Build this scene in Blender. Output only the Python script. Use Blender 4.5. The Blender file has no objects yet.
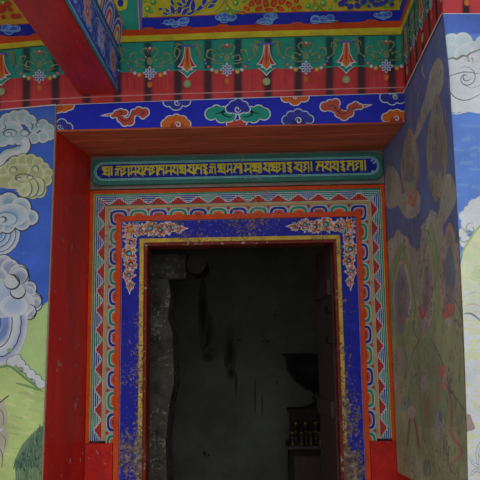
import bpy, math, random
from mathutils import Vector
from mathutils.geometry import tessellate_polygon
random.seed(7)
C = bpy.context.scene.collection
PI = math.pi

# ------------------------------------------------------------------ camera
F, YAW, PITCH, ROLL = 755.0, 0.0398896628, 0.164672125, -0.0125866
CAM = Vector((0, -3.75, 1.5))
fwd = Vector((-math.sin(YAW)*math.cos(PITCH), math.cos(YAW)*math.cos(PITCH), math.sin(PITCH)))
r0 = Vector((math.cos(YAW), math.sin(YAW), 0)); u0 = r0.cross(fwd)
rt = r0*math.cos(ROLL) + u0*math.sin(ROLL); up = -r0*math.sin(ROLL) + u0*math.cos(ROLL)
from mathutils import Matrix
cd = bpy.data.cameras.new('camera'); cam = bpy.data.objects.new('camera', cd); C.objects.link(cam)
cd.sensor_width = 36; cd.lens = 36*F/480; cd.clip_end = 200
m = Matrix((( rt.x, up.x, -fwd.x, CAM.x), (rt.y, up.y, -fwd.y, CAM.y), (rt.z, up.z, -fwd.z, CAM.z), (0, 0, 0, 1)))
cam.matrix_world = m
bpy.context.scene.camera = cam

# measured points of the place: where a sight line meets a known plane of the building
def ray(px, py): return (fwd*F + rt*(px-240) + up*(240-py)).normalized()
def onY(y):
    def f(px, py):
        d = ray(px, py); return CAM + d*((y-CAM.y)/d.y)
    return f
def onX(x):
    def f(px, py):
        d = ray(px, py); return CAM + d*((x-CAM.x)/d.x)
    return f

# ------------------------------------------------------------------ tones
def lin(c):
    c /= 255.0
    return c/12.92 if c <= .04045 else ((c+.055)/1.055)**2.4
def pig(rgb, ill=.5):          # pigment from a seen tone under a given illumination
    return tuple(min(.86, lin(c)/ill) for c in rgb[:3])
def mixc(a, b, t): return tuple(a[i]*(1-t)+b[i]*t for i in range(3))

# ------------------------------------------------------------------ materials
def new_mat(name):
    m = bpy.data.materials.new(name); m.use_nodes = True
    nt = m.node_tree; nt.nodes.clear()
    out = nt.nodes.new('ShaderNodeOutputMaterial'); b = nt.nodes.new('ShaderNodeBsdfPrincipled')
    nt.links.new(b.outputs[0], out.inputs[0])
    return m, nt, b
def noise(nt, vec, scale, detail=4, rough=.55):
    n = nt.nodes.new('ShaderNodeTexNoise'); n.inputs['Scale'].default_value = scale
    n.inputs['Detail'].default_value = detail; n.inputs['Roughness'].default_value = rough
    nt.links.new(vec, n.inputs['Vector']); return n.outputs['Fac']
def ramp(nt, fac, stops):
    r = nt.nodes.new('ShaderNodeValToRGB'); nt.links.new(fac, r.inputs[0])
    e = r.color_ramp.elements
    while len(e) < len(stops): e.new(.5)
    for i, (p, c) in enumerate(stops):
        e[i].position = p; e[i].color = (c, c, c, 1) if not isinstance(c, tuple) else (*c, 1)
    return r.outputs[0]
def mul(nt, a, b, op='MULTIPLY'):
    n = nt.nodes.new('ShaderNodeMath'); n.operation = op
    for k, v in enumerate((a, b)):
        if isinstance(v, (int, float)): n.inputs[k].default_value = v
        else: nt.links.new(v, n.inputs[k])
    n.use_clamp = op == 'ADD_'; return n.outputs[0]
def mixn(nt, fac, a, b, mode='MIX'):
    n = nt.nodes.new('ShaderNodeMix'); n.data_type = 'RGBA'; n.blend_type = mode
    if isinstance(fac, (int, float)): n.inputs[0].default_value = fac
    else: nt.links.new(fac, n.inputs[0])
    for k, v in ((6, a), (7, b)):
        if isinstance(v, tuple): n.inputs[k].default_value = (*v[:3], 1)
        else: nt.links.new(v, n.inputs[k])
    return n.outputs[2]
def pmat(name, color=None, mott=.25, mscale=9, chips=0.0, chipcol=(.42, .33, .24), chipscale=45, zlo=None, zhi=None, xmid=None,
         rough=.6, bump=.15, bscale=60, spec=.16, stretch=(1, 1, 1), grime=0.0):
    """painted surface: pigment (a colour or the mesh's own pigment attribute) with brush mottling, chips and grime"""
    m, nt, b = new_mat(name)
    g = nt.nodes.new('ShaderNodeNewGeometry')
    mp = nt.nodes.new('ShaderNodeMapping'); nt.links.new(g.outputs['Position'], mp.inputs[0]); mp.inputs['Scale'].default_value = stretch
    vec = mp.outputs[0]
    if color is None:
        a = nt.nodes.new('ShaderNodeAttribute'); a.attribute_name = 'pigment'; col = a.outputs['Color']
    else: col = tuple(color)
    n1 = noise(nt, vec, mscale, 6, .6)
    shade = ramp(nt, n1, [(.3, 1-mott), (.7, 1+mott*.0 + mott*.25)])
    col = mixn(nt, 1.0, col, shade, 'MULTIPLY')
    n3 = noise(nt, g.outputs['Position'], 130, 3, .7)
    col = mixn(nt, .6*mott+.1, col, ramp(nt, n3, [(.3, .55), (.7, 1.0)]), 'MULTIPLY')
    if grime:
        n4 = noise(nt, g.outputs['Position'], 3.3, 8, .65)
        col = mixn(nt, mul(nt, ramp(nt, n4, [(.42, 0.), (.7, 1.)]), grime), col, (.12, .10, .08))
    if chips:
        n2 = noise(nt, g.outputs['Position'], chipscale, 5, .65)
        n2b = noise(nt, g.outputs['Position'], 5, 3, .5)
        s = mul(nt, n2, mul(nt, n2b, .5), 'ADD')
        if zlo is not None:
            sx = nt.nodes.new('ShaderNodeSeparateXYZ'); nt.links.new(g.outputs['Position'], sx.inputs[0])
            mr = nt.nodes.new('ShaderNodeMapRange'); nt.links.new(sx.outputs['Z'], mr.inputs[0])
            mr.inputs[1].default_value = zlo; mr.inputs[2].default_value = zhi; mr.inputs[3].default_value = .12; mr.inputs[4].default_value = -.12
            s = mul(nt, s, mr.outputs[0], 'ADD')
            if xmid is not None:
                ab = mul(nt, mul(nt, sx.outputs['X'], -xmid, 'ADD'), 0, 'ADD'); ab.node.operation = 'ADD'
                aa = nt.nodes.new('ShaderNodeMath'); aa.operation = 'ABSOLUTE'; nt.links.new(ab, aa.inputs[0])
                m2 = nt.nodes.new('ShaderNodeMapRange'); nt.links.new(aa.outputs[0], m2.inputs[0])
                m2.inputs[1].default_value = .53; m2.inputs[2].default_value = .645; m2.inputs[3].default_value = .06; m2.inputs[4].default_value = -.13
                s = mul(nt, s, m2.outputs[0], 'ADD')
            chipcol = ramp(nt, noise(nt, g.outputs['Position'], 38, 3, .6), [(.35, (.07, .06, .06)), (.5, (.20, .14, .09)), (.68, (.42, .33, .24))])
        t = 1.02 - chips
        fac = ramp(nt, s, [(max(0, t-.02), 0.), (min(1, t+.02), 1.)])
        col = mixn(nt, fac, col, chipcol)
    nt.links.new(col, b.inputs['Base Color'])
    b.inputs['Roughness'].default_value = rough; b.inputs['Specular IOR Level'].default_value = spec
    if bump:
        bp = nt.nodes.new('ShaderNodeBump'); bp.inputs['Strength'].default_value = bump; bp.inputs['Distance'].default_value = .01
        nb = noise(nt, vec, bscale, 5, .6); nt.links.new(nb, bp.inputs['Height']); nt.links.new(bp.outputs[0], b.inputs['Normal'])
    return m

# ------------------------------------------------------------------ objects
def thing(name, label, cat, loc=(0, 0, 0), group=None):
    o = bpy.data.objects.new(name, None); o.empty_display_size = .05; C.objects.link(o); o.location = loc
    o['label'] = label; o['category'] = cat
    if group: o['group'] = group
    return o
def tag(o, label, cat, group=None):
    o['label'] = label; o['category'] = cat
    if group: o['group'] = group
    return o
def struct(o): o['kind'] = 'structure'; return o
def wloc(p):
    v = Vector((0, 0, 0))
    while p: v = v + p.location; p = p.parent
    return v

class MB:
    """collects shapes with a pigment per corner; builds ONE mesh object"""
    def __init__(s, fn=None, nrm=(0, -1, 0), clip=None, ill=.5, step=3e-5):
        s.v = []; s.f = []; s.c = []; s.fn = fn; s.n = Vector(nrm); s.clip = clip; s.k = 0; s.ill = ill; s.step = step
    def face(s, pts, col):
        i = len(s.v); s.v += [Vector(p) for p in pts]; s.f.append(tuple(range(i, i+len(pts))))
        s.c.append([tuple(col)]*len(pts) if not isinstance(col[0], (tuple, list)) else [tuple(c) for c in col])
    # ---- solids
    def box(s, a, b, col=(.5, .5, .5)):
        x0, y0, z0 = a; x1, y1, z1 = b
        s.hexa([(x0, y0, z0), (x1, y0, z0), (x1, y1, z0), (x0, y1, z0), (x0, y0, z1), (x1, y0, z1), (x1, y1, z1), (x0, y1, z1)], col)
    def hexa(s, p, col=(.5, .5, .5)):
        for q in ((0, 1, 5, 4), (1, 2, 6, 5), (2, 3, 7, 6), (3, 0, 4, 7), (4, 5, 6, 7), (3, 2, 1, 0)): s.face([p[i] for i in q], col)
    def prism(s, poly, z0, z1, col=(.5, .5, .5)):          # poly in xy, counter clockwise
        n = len(poly)
        for i in range(n):
            a, b = poly[i], poly[(i+1) % n]; s.face([(*a, z0), (*b, z0), (*b, z1), (*a, z1)], col)
        s.face([(*p, z1) for p in poly], col); s.face([(*p, z0) for p in reversed(poly)], col)
    def slab(s, poly, y0, y1, col=(.5, .5, .5)):           # poly in xz seen from -y, counter clockwise; y0 is the front
        n = len(poly)
        for i in range(n):
            a, b = poly[i], poly[(i+1) % n]; s.face([(a[0], y0, a[1]), (a[0], y1, a[1]), (b[0], y1, b[1]), (b[0], y0, b[1])], col)
        s.face([(p[0], y0, p[1]) for p in poly], col); s.face([(p[0], y1, p[1]) for p in reversed(poly)], col)
    def lathe(s, prof, c, col=(.5, .5, .5), n=28, rad=None):
        cx, cy, cz = c
        for i in range(len(prof)-1):
            (r1, z1), (r2, z2) = prof[i], prof[i+1]
            for k in range(n):
                a, b = 2*PI*k/n, 2*PI*(k+1)/n
                f1 = rad(a) if rad else 1; f2 = rad(b) if rad else 1
                q = [(cx+r1*f1*math.cos(a), cy+r1*f1*math.sin(a), cz+z1), (cx+r1*f2*math.cos(b), cy+r1*f2*math.sin(b), cz+z1),
                     (cx+r2*f2*math.cos(b), cy+r2*f2*math.sin(b), cz+z2), (cx+r2*f1*math.cos(a), cy+r2*f1*math.sin(a), cz+z2)]
                if r1 < 1e-6: q = q[1:] if False else [q[0], q[2], q[3]]
                elif r2 < 1e-6: q = q[:3]
                s.face(q, col)
    def tube(s, a, b, r1, r2, col=(.5, .5, .5), n=14, caps=True):
        a, b = Vector(a), Vector(b); d = (b-a).normalized(); t = d.orthogonal().normalized(); w = d.cross(t)
        A = [a+(t*math.cos(2*PI*k/n)+w*math.sin(2*PI*k/n))*r1 for k in range(n)]
        B = [b+(t*math.cos(2*PI*k/n)+w*math.sin(2*PI*k/n))*r2 for k in range(n)]
        for k in range(n): j = (k+1) % n; s.face([A[k], A[j], B[j], B[k]], col)
        if caps: s.face(list(reversed(A)), col); s.face(B, col)
    # ---- flat painting on a plane: fn maps drawing coordinates onto it
    def tone(s, c): return pig(mixc(c, s.dull[0], s.dull[1]) if s.dull else c, s.ill)
    fine = 0
    def tri(s, pts, cols, off):
        if s.fine and len(pts) == 3:
            ds = [math.dist(pts[i], pts[(i+1) % 3]) for i in range(3)]; i = ds.index(max(ds))
            if ds[i] > s.fine:
                a, b_, c = pts[i], pts[(i+1) % 3], pts[(i+2) % 3]; A_, B_, C_ = cols[i], cols[(i+1) % 3], cols[(i+2) % 3]
                if s.clip and all(q[0] > 500 or q[1] > 500 or q[1] < -30 or q[0] < 425 for q in pts) and min(ds) > 3*s.fine: pass
                m_ = ((a[0]+b_[0])/2, (a[1]+b_[1])/2); M_ = mixc(A_, B_, .5)
                s.tri([a, m_, c], [A_, M_, C_], off); s.tri([m_, b_, c], [M_, B_, C_], off); return
        if s.clip:
            poly = [(p[0], p[1], c) for p, c in zip(pts, cols)]
            n = len(s.clip)
            area = sum(s.clip[i][0]*s.clip[(i+1) % n][1]-s.clip[(i+1) % n][0]*s.clip[i][1] for i in range(n))
            sg = 1 if area > 0 else -1
            for i in range(n):
                a, b = s.clip[i], s.clip[(i+1) % n]; out = []
                def sd(p): return sg*((b[0]-a[0])*(p[1]-a[1])-(b[1]-a[1])*(p[0]-a[0]))
                for k in range(len(poly)):
                    p, q = poly[k], poly[(k+1) % len(poly)]; dp, dq = sd(p), sd(q)
                    if dp >= 0: out.append(p)
                    if (dp >= 0) != (dq >= 0):
                        t = dp/(dp-dq); out.append((p[0]+(q[0]-p[0])*t, p[1]+(q[1]-p[1])*t, mixc(p[2], q[2], t)))
                poly = out
                if len(poly) < 3: return
            pts = [(p[0], p[1]) for p in poly]; cols = [p[2] for p in poly]
        P = [s.fn(*p) for p in pts]
        if s.hug:
            if all(q.x < XR0 for q in P): return
            for q in P: q.x = max(q.x, XR0)
        nn = (P[1]-P[0]).cross(P[2]-P[0])
        if nn.length < 1e-12: return
        if nn.dot(s.n) < 0: P.reverse(); cols = list(reversed(cols))
        s.face([p+s.n*off for p in P], list(cols))
    hug = False; cyc = None; dull = None
    def cycle(s, n): s.cyc = [s.k+1, n, 0]
    def endcycle(s): s.k = s.cyc[0]+s.cyc[1]; s.cyc = None
    def off(s, layer):
        if layer is None and s.cyc: s.cyc[2] += 1; return s.step*(s.cyc[0]+s.cyc[2] % s.cyc[1])
        if layer is None: s.k += 1; return s.step*s.k
        return s.step*layer
    def poly(s, pts, col, layer=None):
        c = s.tone(col); o = s.off(layer)
        for t in tessellate_polygon([[Vector((p[0], p[1], 0)) for p in pts]]):
            s.tri([pts[i] for i in t], [c]*3, o)
    def fan(s, pts, cc, ce, ctr=None, layer=None, inner=.0):
        """gradient of two pigments from the middle to the rim"""
        o = s.off(layer); n = len(pts); ctr = ctr or (sum(p[0] for p in pts)/n, sum(p[1] for p in pts)/n)
        cc, ce = s.tone(cc), s.tone(ce)
        if inner:
            q = [(ctr[0]+(p[0]-ctr[0])*inner, ctr[1]+(p[1]-ctr[1])*inner) for p in pts]
            for i in range(n):
                j = (i+1) % n
                s.tri([q[i], pts[i], pts[j]], [cc, ce, ce], o); s.tri([q[i], pts[j], q[j]], [cc, ce, cc], o)
                s.tri([ctr, q[i], q[j]], [cc]*3, o)
        else:
            for i in range(n): s.tri([ctr, pts[i], pts[(i+1) % n]], [cc, ce, ce], o)
    def ell(s, cx, cy, rx, ry, col, edge=None, rot=0, n=20, layer=None, inner=0.):
        cr, sr = math.cos(rot), math.sin(rot)
        pts = [(cx+rx*math.cos(a)*cr-ry*math.sin(a)*sr, cy+rx*math.cos(a)*sr+ry*math.sin(a)*cr) for a in [2*PI*k/n for k in range(n)]]
        if edge: s.fan(pts, col, edge, layer=layer, inner=inner)
        else: s.fan(pts, col, col, layer=layer)
    def stroke(s, pts, w, col, taper=True, layer=None, smooth=True):
        if smooth and len(pts) > 2: pts = catmull(pts, False)
        n = len(pts); L, R = [], []
        for i, p in enumerate(pts):
            a = pts[max(0, i-1)]; b = pts[min(n-1, i+1)]; dx, dy = b[0]-a[0], b[1]-a[1]; d = math.hypot(dx, dy) or 1
            k = w/2*(math.sin(PI*(i+.6)/(n+.2))**.6 if taper else 1)
            L.append((p[0]-dy/d*k, p[1]+dx/d*k)); R.append((p[0]+dy/d*k, p[1]-dx/d*k))
        c = s.tone(col); o = s.off(layer)
        for i in range(n-1):
            s.tri([L[i], R[i], R[i+1]], [c]*3, o); s.tri([L[i], R[i+1], L[i+1]], [c]*3, o)
    def leaf(s, x, y, ln, w, ang, col, edge=None, base=True):
        """pointed leaf from (x, y) along ang"""
        ca, sa = math.cos(ang), math.sin(ang); pts = []
        for t in [k/8 for k in range(9)]: pts.append((t*ln, w/2*math.sin(PI*t**.8)))
        for t in [k/8 for k in range(7, 0, -1)]: pts.append((t*ln, -w/2*math.sin(PI*t**.8)))
        q = [(x+a*ca-b*sa, y+a*sa+b*ca) for a, b in pts]
        if edge: s.fan(q, col, edge)
        else: s.poly(q, col)
    def cloud(s, circ, col, edge=None, line=None, lw=1.0, inner=.55):
        """scalloped cloud: rim line under all lobes, then the lobes"""
        if line:
            o = None; s.k += 1; o = s.k
            for c in circ: s.ell(c[0], c[1], c[2]+lw, (c[3] if len(c) > 3 else c[2])+lw, line, layer=o)
        s.k += 1; o0 = s.k
        for c in circ:
            s.ell(c[0], c[1], c[2], c[3] if len(c) > 3 else c[2], col, edge or col, inner=inner)
    def spiral(s, x, y, r, w, col, turns=1.3, a0=0, sgn=1):
        n = int(10*turns)+4
        s.stroke([(x+r*(1-.8*k/n)*math.cos(a0+sgn*2*PI*turns*k/n), y+r*(1-.8*k/n)*math.sin(a0+sgn*2*PI*turns*k/n)) for k in range(n)], w, col, smooth=False)
    def build(s, name, mat, parent=None, smooth=False, bevel=0, merge=False):
        me = bpy.data.meshes.new(name); base = wloc(parent)
        me.from_pydata([v-base for v in s.v], [], s.f)
        ca = me.color_attributes.new('pigment', 'FLOAT_COLOR', 'CORNER')
        flat = []
        for c in s.c:
            for q in c: flat += [q[0], q[1], q[2], 1.0]
        ca.data.foreach_set('color', flat)
        me.materials.append(mat)
        if merge or bevel:
            import bmesh
            bm = bmesh.new(); bm.from_mesh(me); bmesh.ops.remove_doubles(bm, verts=bm.verts, dist=1e-5)
            bmesh.ops.recalc_face_normals(bm, faces=bm.faces)
            if bevel: bmesh.ops.bevel(bm, geom=[e for e in bm.edges if len(e.link_faces) == 2 and e.calc_face_angle(0) > .5], offset=bevel, segments=2, affect='EDGES', profile=.6)
            bm.to_mesh(me); bm.free()
        if smooth:
            for p in me.polygons: p.use_smooth = True
        me.update()
        o = bpy.data.objects.new(name, me); C.objects.link(o)
        if parent: o.parent = parent
        return o
def catmull(p, closed=True, k=5):
    n = len(p); out = []
    for i in range(n if closed else n-1):
        if closed: a, b, c, d = p[(i-1) % n], p[i], p[(i+1) % n], p[(i+2) % n]
        else: a, b, c, d = p[max(0, i-1)], p[i], p[i+1], p[min(n-1, i+2)]
        for j in range(k):
            t = j/k
            out.append(tuple(.5*(2*b[q]+(c[q]-a[q])*t+(2*a[q]-5*b[q]+4*c[q]-d[q])*t*t+(3*b[q]-a[q]-3*c[q]+d[q])*t**3) for q in (0, 1)))
    if not closed: out.append(p[-1])
    return out

# pigments (as seen tones)
ORANGE = (188, 54, 14); TEAL = (30, 104, 90); BLUE = (24, 28, 122); DRED = (134, 38, 32); CREAM = (205, 200, 190)
YEL = (196, 164, 38); TAN = (150, 118, 70); LBL = (120, 150, 200); PALE = (200, 205, 205); INK = (30, 32, 40)

# ------------------------------------------------------------------ building measurements
XL0, XL1 = -1.100, -1.038      # left reveal: front edge, back edge
XR0, XR1 = .706, .662          # right pier face: front of lintel, back at the door frame
YD = .50                       # depth of the door recess
ZB0, ZB1 = 2.722, 2.868        # lintel beam
ZC = 3.75                      # porch ceiling
YP = -.90                      # front of the right pier

# ---- materials of the shell
M_mural = pmat('mural_plaster', mott=.22, mscale=7, chips=.07, chipcol=(.40, .36, .30), rough=.75, bump=.12, bscale=35)
M_side = pmat('grimy_mural_plaster', mott=.28, mscale=6, chips=.16, chipcol=(.25, .2, .16), rough=.55, bump=.2, bscale=30, grime=.4)
M_frieze = pmat('frieze_paint', mott=.25, mscale=10, rough=.55, bump=.1, bscale=40)
M_red = pmat('dark_red_gloss_paint', color=pig((122, 22, 15), .27), mott=.45, mscale=5, chips=.10, chipcol=(.36, .25, .2), chipscale=22, rough=.38, bump=.25, bscale=14, stretch=(1, 1, .25))
M_plaster = pmat('bare_plaster', color=(.36, .31, .26), mott=.35, rough=.85, bump=.5)
M_soffit = pmat('brown_red_timber', color=pig((100, 48, 30), .16), mott=.4, mscale=10, stretch=(.35, 3, 3), chips=.07, chipcol=(.2, .1, .06), rough=.6, bump=.3, bscale=12)
M_enamel = pmat('beam_enamel', mott=.15, mscale=12, rough=.45, bump=.06, chips=.05)
M_frame = pmat('frame_enamel', mott=.22, mscale=14, rough=.45, bump=.1, chips=.09, chipscale=70, chipcol=(.35, .27, .2))
M_worn = pmat('worn_enamel', mott=.35, mscale=16, rough=.5, bump=.15, chips=.235, chipscale=85, chipcol=(.30, .22, .15), zlo=.95, zhi=2.2, xmid=-.171)
M_stone = pmat('paving_stone', color=(.42, .40, .36), mott=.3, mscale=3, rough=.8)
M_roof = pmat('porch_boards', color=(.16, .07, .05), mott=.3, stretch=(1, 6, 1))
M_inner = pmat('sooty_plaster', color=(.36, .36, .30), mott=.4, mscale=2.2, rough=.9, bump=.4, bscale=8, grime=.3, chips=.06, chipcol=(.05, .05, .045), chipscale=6)
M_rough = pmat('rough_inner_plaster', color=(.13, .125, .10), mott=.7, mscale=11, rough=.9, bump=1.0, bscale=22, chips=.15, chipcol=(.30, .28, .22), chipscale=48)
M_wood = pmat('old_dark_wood', color=(.11, .07, .06), mott=.4, stretch=(4, 4, .4), rough=.5)
M_dark = pmat('blackened_wood', color=(.035, .028, .02), mott=.4, rough=.6)
M_brass = pmat('tarnished_brass', color=(.30, .22, .09), mott=.4, rough=.35, bump=.05); M_brass.node_tree.nodes['Principled BSDF'].inputs['Metallic'].default_value = .8
M_bronze = pmat('blackened_bronze', color=(.05, .05, .045), mott=.4, rough=.4, bump=.05); M_bronze.node_tree.nodes['Principled BSDF'].inputs['Metallic'].default_value = .5

# ------------------------------------------------------------------ setting
b = MB(); b.box((-6, -14, -.1), (6, .5, 0)); struct(b.build('floor', M_stone))
b = MB(); b.box((-2.9, -1.9, ZC), (2.9, 0.6, ZC+.15)); struct(b.build('ceiling', M_roof))

# left pier with its mural and red reveal
XL0b = XL0-.027             # the plaster corner spreads slightly toward the ground
b = MB(); pa, pc = [[(-2.6, 0), (x, 0), (XL1, YD), (XL1, YD+.12), (-2.6, YD+.12)] for x in (XL0b, XL0)]
for i in range(5):
    j = (i+1) % 5; b.face([(*pa[i], 0), (*pa[j], 0), (*pc[j], ZB1), (*pc[i], ZB1)], (.5, .5, .5))
b.face([(*q, ZB1) for q in pc], (.5, .5, .5))
wl = struct(b.build('wall_left', M_plaster))
b = MB(); e = .002
b.hexa([(XL0b, -.0005, 0), (XL0b+e, -.0005, 0), (XL1+e, YD, 0), (XL1+e-.01, YD, 0), (XL0, -.0005, ZB0-.002), (XL0+e, -.0005, ZB0-.002), (XL1+e, YD, ZB0-.002), (XL1+e-.01, YD, ZB0-.002)])
b.build('red_reveal', M_red, wl)

A = onY(0)
def base_board(p, pts, col): p.poly(pts, col)

p = MB(A, (0, -1, 0), clip=[(-120, 119), (56.3, 105.3), (42.6, 482), (36.5, 640), (-120, 640)], ill=.5)
BL = (58, 88, 168)
p.poly([(-120, 100), (60, 90), (60, 330), (-120, 330)], BL)
p.poly([(-120, 300), (20, 322), (36, 312), (60, 290), (60, 640), (-120, 640)], (152, 170, 112))
p.ell(45, 118, 20, 12, (70, 100, 178), BL)
# white cloud at the top
W0, W1, LN = (142, 160, 160), (190, 200, 194), (56, 72, 88)
p.cloud([(-8, 128, 12), (3, 126, 8), (8, 121, 8), (15, 118, 7.5), (23, 117, 7.5), (30, 121, 6.5), (34, 127, 6), (43, 125, 6), (49, 129, 5.5), (49.5, 135, 5.5), (43, 137, 6), (34, 138, 6), (26, 140, 6), (12, 133, 12), (2, 138, 9), (18, 137, 8)], W0, W1, LN, .8)
for a, q in (((9, 133, 7, 4)), ((25, 133, 5, 3.6))) if False else (): pass
p.ell(10, 133, 7.2, 4.2, LN); p.ell(10.3, 133.4, 6.3, 3.4, W1, W0); p.ell(9, 134, 3.4, 1.8, LN); p.ell(8.4, 134.3, 3, 1.4, W1)
p.ell(25, 133, 5, 3.8, LN); p.ell(24.6, 133.3, 4.2, 3.0, W1, W0)
p.stroke([(3, 123), (6, 127), (3, 130)], 1, LN); p.stroke([(30, 122), (33, 126), (31, 130)], 1.2, LN); p.stroke([(38, 128), (36, 124), (40, 122)], 1, LN)
p.stroke([(24, 140), (27, 146), (23, 152), (14, 152), (7, 155), (2, 160), (-4, 168)], 10, LN, False)
p.stroke([(24, 139), (26, 146), (22, 151), (14, 151), (7, 154), (2, 159), (-4, 168)], 8.4, W1, False)
p.stroke([(20, 141), (22, 146), (17, 149), (8, 150), (0, 156)], 3.0, W0); p.stroke([(14, 143), (17, 146), (12, 148), (4, 149)], 1.2, LN)
# yellow cloud
Y0, Y1, YL = (150, 152, 108), (190, 188, 142), (84, 92, 80)
p.cloud([(40, 189, 6.5, 9), (33, 190, 7, 9), (26, 190, 8, 8), (-4, 176, 10), (5, 172, 7), (10, 167, 6), (15, 163, 6.5), (23, 160.5, 6.5), (31, 160, 6), (38, 163, 6), (44, 168, 5.5), (48, 173, 5), (46, 180, 6), (20, 174, 14, 11), (36, 174, 9), (6, 182, 12, 8), (20, 184, 12, 8)], Y0, Y1, YL, .8)
for cx, cy, rx, ry in ((40, 187, 6, 9), (33, 188, 6.5, 9), (26, 189, 7, 8.5)): p.ell(cx-1, cy, rx+.7, ry+.6, YL); p.ell(cx-1.6, cy-.3, rx, ry, Y0, Y1)
p.ell(17, 185, 9, 5, Y0, Y1)
for x, y in ((14, 170), (36, 169)): p.spiral(x, y, 4.5, 1.2, YL, 1.1, PI*.8); p.ell(x, y+.5, 2.2, 1.8, Y1)
p.ell(24, 178, 9, 4.6, YL); p.ell(24, 178.4, 8.2, 3.9, Y1, Y0); p.ell(30, 177.5, 3.4, 2.3, YL); p.ell(30, 177.8, 2.6, 1.6, Y1); p.ell(19, 179, 3, 2.1, YL); p.ell(19.4, 179.4, 2.3, 1.5, Y1)
p.stroke([(0, 188), (8, 190), (17, 190)], 2.6, BL)
# big white cloud with rings
for k, (rx, ry) in enumerate(((23, 22), (18.5, 18), (13, 13), (8, 8))): p.ell(-3, 234, rx+.9, ry+.9, (60, 74, 100)); p.ell(-3, 234, rx, ry, (110, 132, 168), (205, 212, 214), inner=.7)
V0, V1 = (128, 148, 160), (200, 206, 204)
p.cloud([(-6, 206, 13), (9, 203, 10.5), (21, 207.5, 10), (31, 217.5, 7.6), (22, 222, 8.4), (7, 224, 9), (-4, 224, 10)], (118, 140, 154), V1, (46, 56, 72), 1.1, .3)
p.ell(12, 215, 17, 11.5, (134, 152, 164), (184, 192, 194), inner=.3)
p.ell(7, 219, 11, 7.5, (96, 122, 156)); p.ell(6.6, 219.5, 10, 6.5, V1, (150, 170, 186)); p.ell(5, 220, 6, 4.6, (120, 146, 172), V1); p.ell(3.5, 219.5, 3.5, 3.2, (60, 74, 90)); p.ell(2.6, 219.8, 2.7, 2.4, V1)
# grey violet cloud
G0, G1, GL = (128, 132, 150), (196, 196, 198), (44, 48, 60)
p.cloud([(-2, 330, 22, 34), (4, 265, 9.5, 10), (10, 268, 9), (19, 274, 9.5), (20, 277, 9), (30, 288, 6.5), (28, 294, 8), (35, 300, 7), (35, 304, 7), (29, 312, 7), (21, 315, 7), (-6, 280, 15)], G0, G1, GL, 1.0, .5)
p.ell(6, 298, 26, 22, G0, (150, 153, 166), inner=.6); p.ell(20, 304, 15, 13, (136, 140, 156), (178, 180, 186), inner=.3)
# swirl tail
for k, (rx, ry, a, c) in enumerate(((30, 44, (96, 108, 158), (196, 198, 206)), (24, 36, GL, GL), (23, 35, (210, 212, 216), (150, 158, 186)), (15, 26, GL, GL), (14, 25, (104, 116, 162), (206, 208, 212)), (5, 11, (70, 96, 140), (150, 158, 186)))):
    p.ell(-2, 322, rx, ry, a, c, inner=.72)
p.ell(2, 300, 24, 18, (150, 156, 176), (160, 165, 180), inner=.6); p.ell(14, 306, 14, 11, (146, 152, 172), (186, 188, 196), inner=.5)
p.ell(18, 292, 8, 7.4, GL); p.ell(18, 291, 7.2, 6.8, (168, 171, 184), G1, inner=.5); p.ell(12.3, 282, 8.2, 8, GL); p.ell(11.8, 281.4, 7.4, 7.2, (178, 180, 190), G1, inner=.5)
p.stroke([(10, 274), (15, 276), (18, 280), (20, 284)], 1.8, GL)
for cx_, cy_, r_ in ((19.5, 275, 9), (35, 301, 7), (30, 311, 6.4)): p.stroke([(cx_+r_*math.cos(t_), cy_+r_*math.sin(t_)) for t_ in (-1.6, -1.0, -.4, .2, .8, 1.3)], 1.2, GL)
# ground
p.poly(catmull([(-120, 345), (-40, 362), (0, 366.5), (10, 366), (22, 375), (34, 385), (60, 394), (80, 500), (60, 640), (-120, 640)]), (158, 172, 108))
p.cloud([(12, 362, 5), (17, 359, 4.5), (21, 364, 4.5), (26, 369, 4), (31, 374, 4.5), (37, 379, 4.5), (41, 384, 4.5)], (176, 184, 178), (196, 200, 198), (80, 92, 92), .6)
for x, y in ((21, 370), (33, 382)): p.spiral(x, y, 3.5, .9, (80, 92, 92), 1.2, PI)
p.stroke([(-30, 364), (0, 367), (9, 366), (18, 372), (30, 382), (44, 392)], 2.2, (100, 128, 80))
p.stroke([(16, 383), (24, 385), (34, 388), (42, 391)], 2.6, (108, 134, 84))
p.ell(10, 350, 3, 2, (120, 140, 100))
rr = random.Random(3)
p.cycle(14)
for k in range(80):                                   # soft brush strokes in the grass
    x, y = rr.uniform(-20, 46), rr.uniform(390, 480); l = rr.uniform(6, 16)
    p.stroke([(x, y), (x+l*.5, y+1), (x+l, y+2.5)], rr.uniform(1.5, 4), mixc((146, 160, 98), (178, 184, 128), rr.random()))
p.endcycle()
p.poly([(15, 460), (22, 445), (30, 436), (38, 428), (60, 418), (60, 480), (60, 520), (18, 520)], (96, 116, 86))
p.cycle(16)
for k in range(420):
    x = rr.uniform(15, 46); top = 462-(x-15)*1.5; y = rr.uniform(top, 466+rr.uniform(-3, 3))
    p.stroke([(x, y), (x+rr.uniform(-1.5, 1.5), y+rr.uniform(3, 5))], .9, mixc((56, 78, 64), (92, 112, 92), rr.random()), smooth=False, layer=9999 and None)
for k in range(60):
    x = rr.uniform(18, 46); y = rr.uniform(464, 476); p.stroke([(x, y), (x+.5, y+rr.uniform(8, 16))], .9, mixc((70, 92, 66), (126, 140, 100), rr.random()), smooth=False)
p.endcycle()
p.poly(catmull([(-8, 400), (3, 400), (6, 408), (8, 418), (6, 426), (9, 436), (7, 448), (2, 456), (-8, 460)]), (160, 152, 134))
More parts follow.
